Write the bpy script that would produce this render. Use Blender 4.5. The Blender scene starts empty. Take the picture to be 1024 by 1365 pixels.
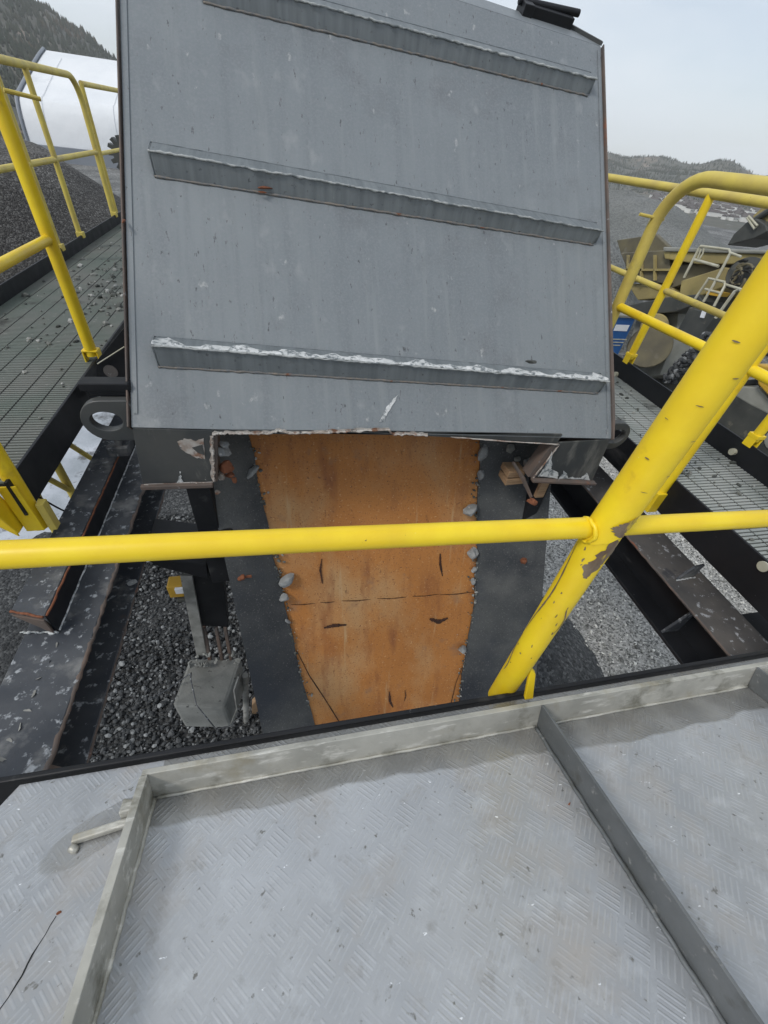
import bpy, bmesh, math, random
from mathutils import Vector as V, Matrix, noise as mnoise
rnd = random.Random(7)
S = bpy.context.scene
COL = S.collection

# ------------------------------------------------------------------ camera
CR = V((0.97567616, -0.19579501, 0.09859181))    # image right, in machine axes (X across, Y along, Z up)
CD = V((-0.06022541, -0.67184832, -0.73823623))  # image down
CF = V((0.21078171, 0.71434176, -0.66729822))    # optical axis
cam = bpy.data.cameras.new('camera'); camo = bpy.data.objects.new('camera', cam); COL.objects.link(camo)
camo.matrix_world = Matrix(((CR.x, -CD.x, -CF.x, 0), (CR.y, -CD.y, -CF.y, 0), (CR.z, -CD.z, -CF.z, 0), (0, 0, 0, 1)))
cam.sensor_fit = 'HORIZONTAL'; cam.sensor_width = 36; cam.lens = 36 * 555 / 1024
cam.clip_start = 0.02; cam.clip_end = 20000
S.camera = camo

# ------------------------------------------------------------------ sky, sun, exposure
SUN_EL, SUN_AZ = math.radians(48), math.radians(-115)
w = bpy.data.worlds.new('World'); S.world = w; w.use_nodes = True
nt = w.node_tree; nt.nodes.clear()
out = nt.nodes.new('ShaderNodeOutputWorld'); bg = nt.nodes.new('ShaderNodeBackground')
sky = nt.nodes.new('ShaderNodeTexSky'); sky.sky_type = 'NISHITA'; sky.sun_disc = False
sky.sun_elevation = SUN_EL; sky.sun_rotation = SUN_AZ
tc = nt.nodes.new('ShaderNodeTexCoord'); mp = nt.nodes.new('ShaderNodeMapping'); mp.inputs['Scale'].default_value = (1, 1, 3.0)
ns = nt.nodes.new('ShaderNodeTexNoise'); ns.inputs['Scale'].default_value = 2.2; ns.inputs['Detail'].default_value = 5
rp = nt.nodes.new('ShaderNodeValToRGB')
rp.color_ramp.elements[0].position = .38; rp.color_ramp.elements[0].color = (.60, .60, .60, 1)
rp.color_ramp.elements[1].position = .62; rp.color_ramp.elements[1].color = (.97, .97, .97, 1)
mx = nt.nodes.new('ShaderNodeMix'); mx.data_type = 'RGBA'
mx.inputs['B'].default_value = (7.3, 7.85, 8.5, 1)      # cloud layer, in the sky's own units
nt.links.new(tc.outputs['Generated'], mp.inputs['Vector']); nt.links.new(mp.outputs[0], ns.inputs['Vector'])
nt.links.new(ns.outputs['Fac'], rp.inputs['Fac']); nt.links.new(rp.outputs['Color'], mx.inputs['Factor'])
nt.links.new(sky.outputs[0], mx.inputs['A']); nt.links.new(mx.outputs['Result'], bg.inputs['Color'])
bg.inputs['Strength'].default_value = 0.10
nt.links.new(bg.outputs[0], out.inputs[0])
sl = bpy.data.lights.new('sun', 'SUN'); so = bpy.data.objects.new('sun', sl); COL.objects.link(so)
sl.energy = 1.5; sl.angle = math.radians(12); sl.color = (1, .96, .9)
sd = V((math.sin(SUN_AZ) * math.cos(SUN_EL), math.cos(SUN_AZ) * math.cos(SUN_EL), math.sin(SUN_EL)))
so.rotation_euler = sd.to_track_quat('Z', 'Y').to_euler()
S.view_settings.view_transform = 'Standard'; S.view_settings.look = 'None'
S.view_settings.exposure = 0.22; S.view_settings.gamma = 1
S.cycles.max_bounces = 6; S.cycles.diffuse_bounces = 3; S.cycles.volume_bounces = 2

# ------------------------------------------------------------------ measuring helpers
def ray(u, v): return CR * (u - 512) + CD * (v - 682.5) + CF * 555
def az(u, v, z): q = ray(u, v); return q * (z / q.z)
def ay(u, v, y): q = ray(u, v); return q * (y / q.y)
def ax(u, v, x): q = ray(u, v); return q * (x / q.x)
def apl(u, v, p, n): q = ray(u, v); return q * (p.dot(n) / q.dot(n))

# ------------------------------------------------------------------ materials
def mat(name, base, alt=None, nscale=4, rough=.6, metal=0, layers=(), bump=None, stretch=(1, 1, 1), rough2=None, contrast=(.35, .65), spec=.5, bump2=None):
    """layers: (colour, noise scale, lo, hi, stretch)"""
    m = bpy.data.materials.new(name); m.use_nodes = True
    t = m.node_tree; b = t.nodes['Principled BSDF']; L = t.links
    b.inputs['Metallic'].default_value = metal
    b.inputs['Specular IOR Level'].default_value = spec
    co = t.nodes.new('ShaderNodeTexCoord')
    def noise(sc, st, det=6, w=0, ro=.55):
        mp = t.nodes.new('ShaderNodeMapping'); mp.inputs['Scale'].default_value = st; mp.inputs['Location'].default_value = (w, w * 1.7, w * .6)
        L.new(co.outputs['Object'], mp.inputs['Vector'])
        n = t.nodes.new('ShaderNodeTexNoise'); n.inputs['Scale'].default_value = sc; n.inputs['Detail'].default_value = det; n.inputs['Roughness'].default_value = ro
        L.new(mp.outputs[0], n.inputs['Vector']); return n.outputs['Fac']
    def rng(f, lo, hi, a=0., bb=1.):
        r = t.nodes.new('ShaderNodeMapRange'); r.inputs['From Min'].default_value = lo; r.inputs['From Max'].default_value = hi
        r.inputs['To Min'].default_value = a; r.inputs['To Max'].default_value = bb
        L.new(f, r.inputs['Value']); return r.outputs[0]
    def mixc(f, a, bcol):
        x = t.nodes.new('ShaderNodeMix'); x.data_type = 'RGBA'; L.new(f, x.inputs['Factor'])
        if isinstance(a, tuple): x.inputs['A'].default_value = (*a, 1)
        else: L.new(a, x.inputs['A'])
        if isinstance(bcol, tuple): x.inputs['B'].default_value = (*bcol, 1)
        else: L.new(bcol, x.inputs['B'])
        return x.outputs['Result']
    f0 = noise(nscale, stretch)
    c = mixc(rng(f0, *contrast), base, alt or tuple(k * .75 for k in base))
    for i, ly in enumerate(layers):
        col, sc, lo, hi = ly[:4]; st = ly[4] if len(ly) > 4 else (1, 1, 1)
        c = mixc(rng(noise(sc, st, 7, 3.1 * (i + 1), .62), lo, hi), c, col)
    L.new(c, b.inputs['Base Color'])
    r1 = noise(nscale * 2.3, stretch, 5, 11)
    L.new(rng(r1, .3, .7, rough, rough if rough2 is None else rough2), b.inputs['Roughness'])
    if bump2:
        b2 = t.nodes.new('ShaderNodeBump'); b2.inputs['Strength'].default_value = bump2[1]; b2.inputs['Distance'].default_value = bump2[2]
        L.new(noise(bump2[0], (1, 1, 1), 2, 8), b2.inputs['Height'])
    if bump:
        bn = t.nodes.new('ShaderNodeBump'); bn.inputs['Strength'].default_value = bump[1]; bn.inputs['Distance'].default_value = bump[2] if len(bump) > 2 else .002
        L.new(noise(bump[0], bump[3] if len(bump) > 3 else (1, 1, 1), 8, 5), bn.inputs['Height']); L.new(bn.outputs[0], b.inputs['Normal'])
        if bump2: L.new(b2.outputs[0], bn.inputs['Normal'])
    m['ok'] = 1
    return m
RUST = (.16, .055, .022)
ST = (14, 14, 1.2)
M = {}
M['hood'] = mat('hood grey paint', (.195, .218, .230), (.142, .162, .176), 1.1, .40, layers=[
    ((.145, .165, .178), 1.0, .48, .74, (16, 1.0, 1.0)), ((.225, .245, .25), 1.0, .56, .82, (22, 1.3, 1.3)), ((.125, .135, .145), 2.6, .56, .76, (1, 1, 1)), ((.27, .285, .29), 7, .60, .78, (1.5, 1, 1)),
    ((.07, .075, .08), 9, .645, .675, (8, 2.6, 2.6)), ((.34, .35, .345), 13, .66, .72, (1.5, 1, 1)), ((.16, .085, .05), 3.5, .72, .76, (3, 1, 1)), ((.36, .36, .355), 26, .72, .76, (3, 2, 2)), ((.17, .155, .14), 2.0, .66, .85), ((.21, .22, .235), 120, .45, .75)],
    rough2=.6, bump=(85, .3, .0007), contrast=(.3, .7), bump2=(3.2, .6, .014))
M['hood_rib'] = mat('rib grey paint shaded', (.175, .195, .205), (.125, .142, .152), 4, .4, stretch=(9, 1, 1), layers=[((.24, .25, .25), 22, .68, .76, (3, 1, 1)), ((.07, .075, .08), 60, .62, .7), (RUST, 3.3, .73, .77)], rough2=.6, bump=(60, .3, .001))  # same paint as the hood, darkened a little to carry the ribs' shade
M['ledge_highlight'] = mat('painted highlight on the rib edge', (.30, .32, .32), (.44, .455, .45), 14, .85, layers=[((.17, .19, .20), 9, .50, .60, (2, 1, 1)), ((.20, .21, .21), 40, .56, .66)], bump=(90, .5, .002))  # pale colour paints the bright highlight along the rib ridges
M['hood_dark'] = mat('flange dark grey', (.045, .05, .052), (.07, .072, .07), 6, .4, layers=[((.42, .41, .38), 26, .69, .73, (1, 1, .6)), ((.14, .14, .13), 9, .6, .7, (1, 1, .3))], rough2=.6, bump=(60, .3, .001))  # much darker grey than the panel, for flanges, lugs and back
M['cut'] = mat('torch cut edge', (.30, .25, .215), (.48, .46, .43), 24, .9, layers=[((.20, .10, .06), 14, .52, .62), ((.09, .09, .09), 30, .6, .66)], bump=(70, .8, .004))
M['white_scrape'] = mat('limescale crust', (.42, .44, .44), (.62, .63, .63), 24, .85, layers=[((.16, .18, .19), 40, .50, .60)], bump=(90, .6, .002))
M['weld'] = mat('weld bead', (.12, .13, .14), (.20, .17, .14), 60, .5, layers=[(RUST, 20, .62, .68)], bump=(160, .8, .003))
M['rustedge'] = mat('rusty edge', (.085, .075, .07), (.14, .10, .08), 9, .7, layers=[((.30, .30, .30), 30, .64, .70), ((.20, .08, .045), 5, .62, .70)], bump=(80, .6, .002))
M['rust'] = mat('rust', (.23, .085, .04), (.13, .045, .022), 30, .9, bump=(90, .8, .004))
M['rust_dark'] = mat('dark torn rust', (.025, .012, .008), (.07, .025, .012), 60, .9, bump=(90, .8, .003))
M['orange'] = mat('orange rusted wear plate', (.46, .19, .046), (.36, .138, .031), 1.6, .48, layers=[
    ((.44, .27, .125), 1.3, .48, .72, (1.6, 1, 1)), ((.24, .085, .028), 2.6, .54, .74, (3, 1, .7)), ((.55, .33, .15), 75, .60, .70),
    ((.16, .06, .025), 110, .58, .66), ((.46, .30, .15), 2.2, .60, .72, (9, 1, .6)), ((.11, .045, .02), 10, .66, .74, (2, 1, .5)), ((.25, .14, .08), 6, .60, .78)], rough2=.75, bump=(150, .5, .0012))
M['liner'] = mat('dark side liner', (.072, .076, .076), (.022, .026, .033), 2.2, .48, layers=[((.15, .152, .150), 110, .58, .68), ((.12, .122, .118), 2.5, .52, .8), ((.028, .034, .045), 1.8, .52, .7), ((.02, .02, .022), 150, .6, .68)], rough2=.75, bump=(150, .8, .002))
M['black'] = mat('black frame paint', (.007, .008, .010), (.014, .015, .018), 4, .42, spec=.3, layers=[((.16, .16, .16), 45, .70, .75), ((.06, .06, .06), 5, .62, .74, (1, .3, 1))], rough2=.6, bump=(60, .2, .001))
M['beam'] = mat('beam flange wet dusty', (.030, .035, .044), (.065, .070, .078), 5, .32, layers=[((.34, .36, .38), 30, .58, .66), ((.20, .20, .195), 6, .56, .72), ((.12, .08, .06), 3.1, .62, .72)], rough2=.62, bump=(70, .5, .0015))
M['beam_light'] = mat('beam flange pale scale', (.115, .105, .098), (.075, .072, .072), 7, .5, layers=[((.36, .37, .39), 30, .60, .66), ((.05, .05, .055), 9, .60, .68)], rough2=.7, bump=(70, .5, .0015))
YL = dict(base=(.87, .65, .02), alt=(.80, .55, .016))
M['yellow'] = mat('yellow rail paint', YL['base'], YL['alt'], 9, .32, layers=[((.66, .46, .025), 2.5, .50, .78), ((.50, .32, .03), 7, .62, .76), ((.10, .06, .03), 38, .715, .735), ((.85, .72, .18), 50, .70, .74)], rough2=.48, bump=(50, .12, .0006))
M['yellow_worn'] = mat('weathered yellow rail paint', (.62, .50, .10), (.50, .39, .10), 9, .45, layers=[((.34, .28, .12), 4, .58, .70), ((.08, .05, .03), 30, .69, .72)], rough2=.6, bump=(50, .2, .0008))
M['scrape'] = mat('scraped bare steel', (.13, .085, .055), (.24, .19, .13), 30, .6, stretch=(1, 1, .25), layers=[((.55, .40, .05), 20, .60, .64, (1, 1, .3))], bump=(60, .8, .003))
M['grate'] = mat('grating dirty green grey', (.11, .135, .115), (.15, .155, .14), 3, .6, layers=[((.24, .24, .22), 30, .62, .70), ((.05, .05, .045), 5, .58, .72)], rough2=.8)
M['grate2'] = mat('grating grey', (.25, .275, .26), (.33, .345, .33), 4, .5, layers=[((.35, .35, .35), 40, .64, .70), ((.08, .085, .08), 6, .60, .72)], rough2=.7)
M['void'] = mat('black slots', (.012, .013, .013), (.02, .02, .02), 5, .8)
M['stone'] = mat('light stone', (.30, .31, .31), (.18, .19, .195), 20, .85, layers=[((.46, .46, .45), 50, .58, .66)], bump=(90, .6, .003))
M['wood'] = mat('splintered wood', (.36, .24, .14), (.22, .14, .08), 12, .8, stretch=(1, 14, 14), bump=(60, .6, .002, (1, 12, 12)))
M['dust'] = mat('grey dust caked', (.26, .265, .25), (.17, .175, .165), 6, .9, layers=[((.035, .037, .036), 30, .63, .68), ((.24, .25, .235), 4, .55, .7)], bump=(80, .6, .003))
M['dustwarm'] = mat('grey steel leg dusty', (.30, .30, .28), (.14, .14, .13), 8, .8, layers=[((.06, .05, .04), 12, .62, .7)], bump=(60, .4, .002))
M['tan'] = mat('faded tan machine paint', (.36, .29, .11), (.26, .21, .09), 1.6, .6, layers=[((.10, .085, .06), 2.5, .55, .7), ((.30, .28, .22), 5, .66, .74)], bump=(14, .3, .01))
M['tandark'] = mat('dirty brown hopper steel', (.15, .13, .075), (.09, .08, .055), 2, .65, layers=[((.17, .155, .12), 3, .58, .72)], bump=(14, .3, .01))
M['machyellow'] = mat('machine orange yellow', (.55, .33, .03), (.42, .25, .03), 2, .45, layers=[((.2, .15, .08), 3, .62, .72)])
M['machgrey'] = mat('machine grey', (.045, .048, .045), (.07, .072, .065), 3, .5, layers=[((.15, .14, .11), 4, .62, .72)])
M['machpale'] = mat('dusty pale grey panel', (.27, .27, .24), (.2, .2, .17), 3, .6)
M['steel'] = mat('galvanised tube', (.50, .49, .40), (.38, .36, .26), 8, .4)
M['blue'] = mat('blue container paint', (.018, .085, .26), (.025, .11, .30), 3, .4, layers=[((.12, .15, .2), 8, .66, .72)])
M['white'] = mat('white lettering', (.75, .77, .8), (.7, .72, .75), 9, .6)
M['tent'] = mat('white pvc fabric', (.78, .79, .80), (.70, .72, .74), .35, .55, layers=[((.60, .62, .64), .6, .58, .75, (1, 1, .2))], bump=(1.2, .5, .08))
M['tentgrey'] = mat('grey pvc fabric', (.27, .29, .32), (.22, .24, .27), .5, .6)
M['snow'] = mat('trodden snow and ice', (.52, .55, .60), (.30, .33, .36), 1.6, .5, layers=[((.12, .125, .13), 2.2, .53, .62), ((.07, .072, .07), 11, .62, .70)], bump=(9, .6, .03))
M['stem'] = mat('dark bark', (.05, .04, .03), None, 5, .9)

def checker_plate():
    m = bpy.data.materials.new('aluminium checker plate'); m.use_nodes = True
    t = m.node_tree; b = t.nodes['Principled BSDF']; L = t.links
    co = t.nodes.new('ShaderNodeTexCoord'); sp = t.nodes.new('ShaderNodeSeparateXYZ'); L.new(co.outputs['Object'], sp.inputs[0])
    def mth(op, a, bb=0., c=None):
        n = t.nodes.new('ShaderNodeMath'); n.operation = op
        for i, x in enumerate((a, bb) if c is None else (a, bb, c)):
            if isinstance(x, (int, float)): n.inputs[i].default_value = x
            else: L.new(x, n.inputs[i])
        return n.outputs[0]
    X, Y = sp.outputs[0], sp.outputs[1]
    k = 1 / .043
    u = mth('MULTIPLY', mth('ADD', X, Y), k * .7071); v = mth('MULTIPLY', mth('SUBTRACT', X, Y), k * .7071)
    par = mth('MODULO', mth('ADD', mth('FLOOR', mth('ADD', u, 500)), mth('FLOOR', mth('ADD', v, 500))), 2)
    cu = mth('SUBTRACT', mth('FRACT', mth('ADD', u, 500)), .5); cv = mth('SUBTRACT', mth('FRACT', mth('ADD', v, 500)), .5)
    def bars(p, q):   # five short bars along q
        s = mth('SINE', mth('MULTIPLY', mth('ADD', p, .5), 2 * math.pi * 5), 0)
        e = mth('LESS_THAN', mth('ABSOLUTE', q, 0), .40)
        return mth('MULTIPLY', mth('MAXIMUM', mth('ADD', mth('MULTIPLY', s, .6), -.05), 0), e)
    A = bars(cu, cv); B = bars(cv, cu)
    pat = mth('ADD', mth('MULTIPLY', A, par), mth('MULTIPLY', B, mth('SUBTRACT', 1, par)))
    def noise(sc, det=6, st=(1, 1, 1), ro=.55):
        mp = t.nodes.new('ShaderNodeMapping'); mp.inputs['Scale'].default_value = st; L.new(co.outputs['Object'], mp.inputs['Vector'])
        n = t.nodes.new('ShaderNodeTexNoise'); n.inputs['Scale'].default_value = sc; n.inputs['Detail'].default_value = det; n.inputs['Roughness'].default_value = ro
        L.new(mp.outputs[0], n.inputs['Vector']); return n.outputs['Fac']
    def rng(f, lo, hi, a=0., bb=1.):
        r = t.nodes.new('ShaderNodeMapRange'); r.inputs['From Min'].default_value = lo; r.inputs['From Max'].default_value = hi
        r.inputs['To Min'].default_value = a; r.inputs['To Max'].default_value = bb
        L.new(f, r.inputs['Value']); return r.outputs[0]
    def mixc(f, a, bc):
        x = t.nodes.new('ShaderNodeMix'); x.data_type = 'RGBA'; L.new(f, x.inputs['Factor'])
        for s_, q in (('A', a), ('B', bc)):
            if isinstance(q, tuple): x.inputs[s_].default_value = (*q, 1)
            else: L.new(q, x.inputs[s_])
        return x.outputs['Result']
    wear = rng(noise(11, 8, (1, 1, 1), .6), .36, .60, .25, 1)
    pat = mth('MULTIPLY', pat, wear)
    c = mixc(rng(noise(3.2, 8, (1, 1, 1), .65), .34, .66), (.47, .485, .505), (.36, .375, .395))
    c = mixc(rng(noise(7, 7, (1, 1, 1), .65), .50, .72), c, (.44, .42, .40))
    c = mixc(rng(noise(17, 8, (1, 1, 1), .7), .52, .85), c, (.56, .585, .61))
    c = mixc(rng(noise(28, 8, (1, 1, 1), .7), .56, .85), c, (.26, .26, .255))
    c = mixc(rng(noise(70, 4), .66, .72), c, (.2, .2, .19))
    c = mixc(rng(noise(46, 4, (1, 2.2, 1)), .715, .735), c, (.85, .87, .9))
    c = mixc(mth('MULTIPLY', pat, .38), c, (.66, .68, .70))
    # damp band lying along the lip, edge wobbling (a puddle mark with a shape of its own)
    edge = mth('ADD', Y, mth('MULTIPLY', noise(6, 3), .05))
    edge = mth('ADD', edge, mth('MULTIPLY', mth('GREATER_THAN', X, .24), .018))
    wet = mth('MULTIPLY', rng(edge, -.062, -.056), mth('GREATER_THAN', X, -.605))
    ddx = mth('MULTIPLY', mth('ADD', X, .685), 1 / .085); ddy = mth('MULTIPLY', mth('SUBTRACT', mth('ADD', Y, .072), mth('MULTIPLY', mth('ADD', X, .685), .45)), 1 / .042)
    rr2 = mth('ADD', mth('ADD', mth('MULTIPLY', ddx, ddx), mth('MULTIPLY', ddy, ddy)), mth('MULTIPLY', noise(20, 5), .7))
    wet = mth('MAXIMUM', wet, mth('MULTIPLY', rng(rr2, 1.35, 1.2), .6))
    c = mixc(mth('MULTIPLY', wet, .68), c, mixc(rng(noise(12, 6), .4, .6), (.15, .145, .13), (.24, .235, .215)))
    L.new(c, b.inputs['Base Color']); b.inputs['Metallic'].default_value = .45
    r = mth('SUBTRACT', rng(noise(8, 5), .3, .7, .28, .46), mth('MULTIPLY', wet, .12)); L.new(r, b.inputs['Roughness'])
    bn = t.nodes.new('ShaderNodeBump'); bn.inputs['Strength'].default_value = .45; bn.inputs['Distance'].default_value = .0016
    L.new(mth('ADD', pat, mth('MULTIPLY', noise(120, 3), .25)), bn.inputs['Height']); L.new(bn.outputs[0], b.inputs['Normal'])
    return m
M['checker'] = checker_plate()
M['alu'] = mat('aged aluminium angle', (.52, .51, .46), (.36, .355, .32), 9, .4, metal=.35, layers=[((.68, .67, .62), 22, .54, .66, (.5, 2, 2)), ((.16, .155, .12), 8, .54, .68), ((.30, .26, .17), 5, .55, .7), ((.10, .10, .09), 45, .68, .72)], rough2=.6, bump=(60, .4, .0015))

M['alu_dark'] = mat('dull dark aluminium blade', (.19, .20, .205), (.12, .13, .135), 7, .4, metal=.4, layers=[((.34, .34, .33), 22, .60, .70, (.5, 2, 2)), ((.09, .09, .08), 9, .58, .7)], rough2=.6, bump=(60, .4, .0015))

def voro_ground(name, cols, sc, patch=None, bumpd=.02):
    m = bpy.data.materials.new(name); m.use_nodes = True; t = m.node_tree; b = t.nodes['Principled BSDF']; L = t.links
    co = t.nodes.new('ShaderNodeTexCoord')
    vo = t.nodes.new('ShaderNodeTexVoronoi'); vo.inputs['Scale'].default_value = sc; L.new(co.outputs['Object'], vo.inputs['Vector'])
    hs = t.nodes.new('ShaderNodeSeparateColor'); L.new(vo.outputs['Color'], hs.inputs[0])
    r = t.nodes.new('ShaderNodeValToRGB'); L.new(hs.outputs[0], r.inputs['Fac'])
    e = r.color_ramp.elements; e[0].color = (*cols[0], 1); e[1].color = (*cols[-1], 1)
    for i, cc in enumerate(cols[1:-1]):
        x = e.new((i + 1) / (len(cols) - 1)); x.color = (*cc, 1)
    n = t.nodes.new('ShaderNodeTexNoise'); n.inputs['Scale'].default_value = .35; n.inputs['Detail'].default_value = 8; L.new(co.outputs['Object'], n.inputs['Vector'])
    mr = t.nodes.new('ShaderNodeMapRange'); mr.inputs['From Min'].default_value = .42; mr.inputs['From Max'].default_value = .6; L.new(n.outputs['Fac'], mr.inputs['Value'])
    x = t.nodes.new('ShaderNodeMix'); x.data_type = 'RGBA'; x.blend_type = 'MULTIPLY'; L.new(mr.outputs[0], x.inputs['Factor']); L.new(r.outputs['Color'], x.inputs['A'])
    x.inputs['B'].default_value = (*(patch or (.6, .6, .6)), 1); L.new(x.outputs['Result'], b.inputs['Base Color'])
    b.inputs['Roughness'].default_value = .85
    bn = t.nodes.new('ShaderNodeBump'); bn.inputs['Distance'].default_value = bumpd; bn.inputs['Strength'].default_value = .8; bn.invert = True
    L.new(vo.outputs['Distance'], bn.inputs['Height']); L.new(bn.outputs[0], b.inputs['Normal'])
    return m
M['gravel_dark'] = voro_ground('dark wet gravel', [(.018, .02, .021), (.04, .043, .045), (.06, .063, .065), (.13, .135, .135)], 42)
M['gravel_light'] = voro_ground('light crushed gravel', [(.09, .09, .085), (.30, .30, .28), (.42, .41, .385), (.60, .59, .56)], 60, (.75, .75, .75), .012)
M['yard'] = voro_ground('yard gravel', [(.08, .082, .08), (.14, .14, .135), (.2, .2, .195), (.3, .3, .29)], 14, (.55, .56, .56))
M['heap_grey'] = voro_ground('grey crushed stone heap', [(.12, .125, .12), (.16, .165, .16), (.20, .205, .195)], 16, (.82, .83, .82), .04)
M['heap_dark'] = voro_ground('dark asphalt heap', [(.025, .023, .021), (.05, .046, .042), (.08, .075, .069), (.19, .185, .175)], 34, (.55, .55, .55), .03)
def hillmat(name, a, b_, c):
    return mat(name, a, b_, .012, .95, layers=[(c, .009, .57, .66), (a, .09, .5, .6)], bump=(.08, .8, 6))
M['forest_floor'] = hillmat('wooded hillside', (.060, .066, .055), (.10, .095, .075), (.26, .20, .16))
M['valley'] = mat('valley fields and scrub', (.09, .083, .062), (.06, .06, .045), .012, .95, layers=[((.30, .30, .30), .08, .62, .68), ((.05, .055, .04), .03, .52, .62)])
M['conifer'] = mat('conifers', (.028, .04, .026), (.05, .055, .034), .03, .95, layers=[((.10, .075, .05), .02, .58, .68)])
M['roof'] = mat('far roofs', (.06, .05, .047), (.11, .09, .085), .05, .8)
M['housewall'] = mat('far walls', (.72, .72, .70), (.6, .58, .52), .05, .8)

# ------------------------------------------------------------------ mesh builder
LOC = {}
class MB:
    def __init__(s): s.v = []; s.f = []; s.mi = []
    def add(s, vs, fs):
        k = len(s.v); s.v += [V(p) for p in vs]; s.f += [tuple(i + k for i in f) for f in fs]; return s
    def box(s, c, size, ex=V((1, 0, 0)), ey=V((0, 1, 0)), ez=None):
        c = V(c); ex = V(ex).normalized(); ey = V(ey).normalized(); ez = ex.cross(ey) if ez is None else V(ez)
        a, b, d = (k / 2 for k in size)
        vs = [c + ex * (x * a) + ey * (y * b) + ez * (z * d) for z in (-1, 1) for y in (-1, 1) for x in (-1, 1)]
        return s.add(vs, [(0, 2, 3, 1), (4, 5, 7, 6), (0, 1, 5, 4), (2, 6, 7, 3), (0, 4, 6, 2), (1, 3, 7, 5)])
    def bb(s, x0, x1, y0, y1, z0, z1): return s.box(((x0 + x1) / 2, (y0 + y1) / 2, (z0 + z1) / 2), (x1 - x0, y1 - y0, z1 - z0))
    def prism(s, pts, ext):
        n = len(pts); ext = V(ext); pts = [V(p) for p in pts]
        vs = pts + [p + ext for p in pts]
        return s.add(vs, [tuple(range(n))[::-1], tuple(range(n, 2 * n))] + [(i, (i + 1) % n, n + (i + 1) % n, n + i) for i in range(n)])
    def strip(s, A, B):  # quads between two point rows
        n = len(A); return s.add(list(A) + list(B), [(i, i + 1, n + i + 1, n + i) for i in range(n - 1)])
    def tube(s, path, r, seg=20, caps=True, inner=None):
        path = [V(p) for p in path]; k = len(s.v); n = len(path)
        up = None; rings = []
        for i, p in enumerate(path):
            d = (path[min(i + 1, n - 1)] - path[max(i - 1, 0)]).normalized()
            if up is None: up = d.cross(V((0.13, .2, 1)) if abs(d.z) < .9 else V((1, .1, 0))).normalized()
            up = (up - d * up.dot(d)).normalized(); sd_ = d.cross(up)
            rr = r[i] if isinstance(r, (list, tuple)) else r
            rings.append([p + (up * math.cos(a) + sd_ * math.sin(a)) * rr for a in (2 * math.pi * j / seg for j in range(seg))])
        vs = [q for rg in rings for q in rg]
        fs = [(i * seg + j, i * seg + (j + 1) % seg, (i + 1) * seg + (j + 1) % seg, (i + 1) * seg + j) for i in range(n - 1) for j in range(seg)]
        if caps: fs += [tuple(range(seg))[::-1], tuple(range((n - 1) * seg, n * seg))]
        return s.add(vs, fs)
    def rock(s, c, r, seed=0, sq=(1, 1, 1), sub=2, rough=.35):
        bm = bmesh.new(); bmesh.ops.create_icosphere(bm, subdivisions=sub, radius=1)
        R_ = random.Random(seed); cuts = [V((R_.gauss(0, 1), R_.gauss(0, 1), R_.gauss(0, 1))).normalized() for _ in range(9)]
        hs = [R_.uniform(.45, .8) for _ in cuts]
        rot = Matrix.Rotation(R_.uniform(0, 6), 3, 'Z') @ Matrix.Rotation(R_.uniform(0, 6), 3, 'X')
        vs = []
        for v_ in bm.verts:
            p = v_.co.copy()
            for cn, h in zip(cuts, hs):
                d = p.dot(cn)
                if d > h: p -= cn * (d - h)
            p += V(mnoise.noise_vector(p * 2 + V((seed, 0, 0)))) * .07 * rough * 3
            p = V((p.x * sq[0], p.y * sq[1], p.z * sq[2])); vs.append(V(c) + rot @ p * r)
        fs = [tuple(x.index for x in f.verts) for f in bm.faces]; bm.free()
        return s.add(vs, fs)
    def build(s, name, m, parent=None, smooth=False, bevel=0, **props):
        o0 = V((0, 0, 0))
        if parent is not None: o0 = LOC[parent.name]
        elif s.v and props.pop('origin', True):
            xs = [p.x for p in s.v]; ys = [p.y for p in s.v]; zs = [p.z for p in s.v]
            o0 = V(((min(xs) + max(xs)) / 2, (min(ys) + max(ys)) / 2, min(zs)))
        me = bpy.data.meshes.new(name); me.from_pydata([tuple(p - o0) for p in s.v], [], s.f); me.update()
        bm = bmesh.new(); bm.from_mesh(me); bmesh.ops.recalc_face_normals(bm, faces=bm.faces); bm.to_mesh(me); bm.free()
        o = bpy.data.objects.new(name, me); COL.objects.link(o)
        me.materials.append(M[m] if isinstance(m, str) else m)
        if parent is not None: o.parent = parent
        else: o.location = o0
        LOC[o.name] = o0
        if smooth:
            for p in me.polygons: p.use_smooth = True
            if smooth != 'all':
                try: me.set_sharp_from_angle(angle=math.radians(40))
                except Exception: pass
        if bevel:
            bv = o.modifiers.new('bevel', 'BEVEL'); bv.width = bevel; bv.segments = 2; bv.limit_method = 'ANGLE'
        for k_, v_ in props.items(): o[k_] = v_
        return o
def thing(name, label, cat, loc, group=None):
    o = bpy.data.objects.new(name, None); COL.objects.link(o); o.location = loc; LOC[o.name] = V(loc)
    o.empty_display_size = .1
    o['label'] = label; o['category'] = cat
    if group: o['group'] = group
    return o
def single(mb, name, m, label, cat, group=None, **k):
    o = mb.build(name, m, None, **k); o['label'] = label; o['category'] = cat
    if group: o['group'] = group
    return o
def arc(c, a, b, r, t0, t1, n=8):
    return [V(c) + V(a) * (r * math.cos(t0 + (t1 - t0) * i / n)) + V(b) * (r * math.sin(t0 + (t1 - t0) * i / n)) for i in range(n + 1)]
EX, EY, EZ = V((1, 0, 0)), V((0, 1, 0)), V((0, 0, 1))
GZ = -3.8   # yard level, eye at zero

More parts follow.
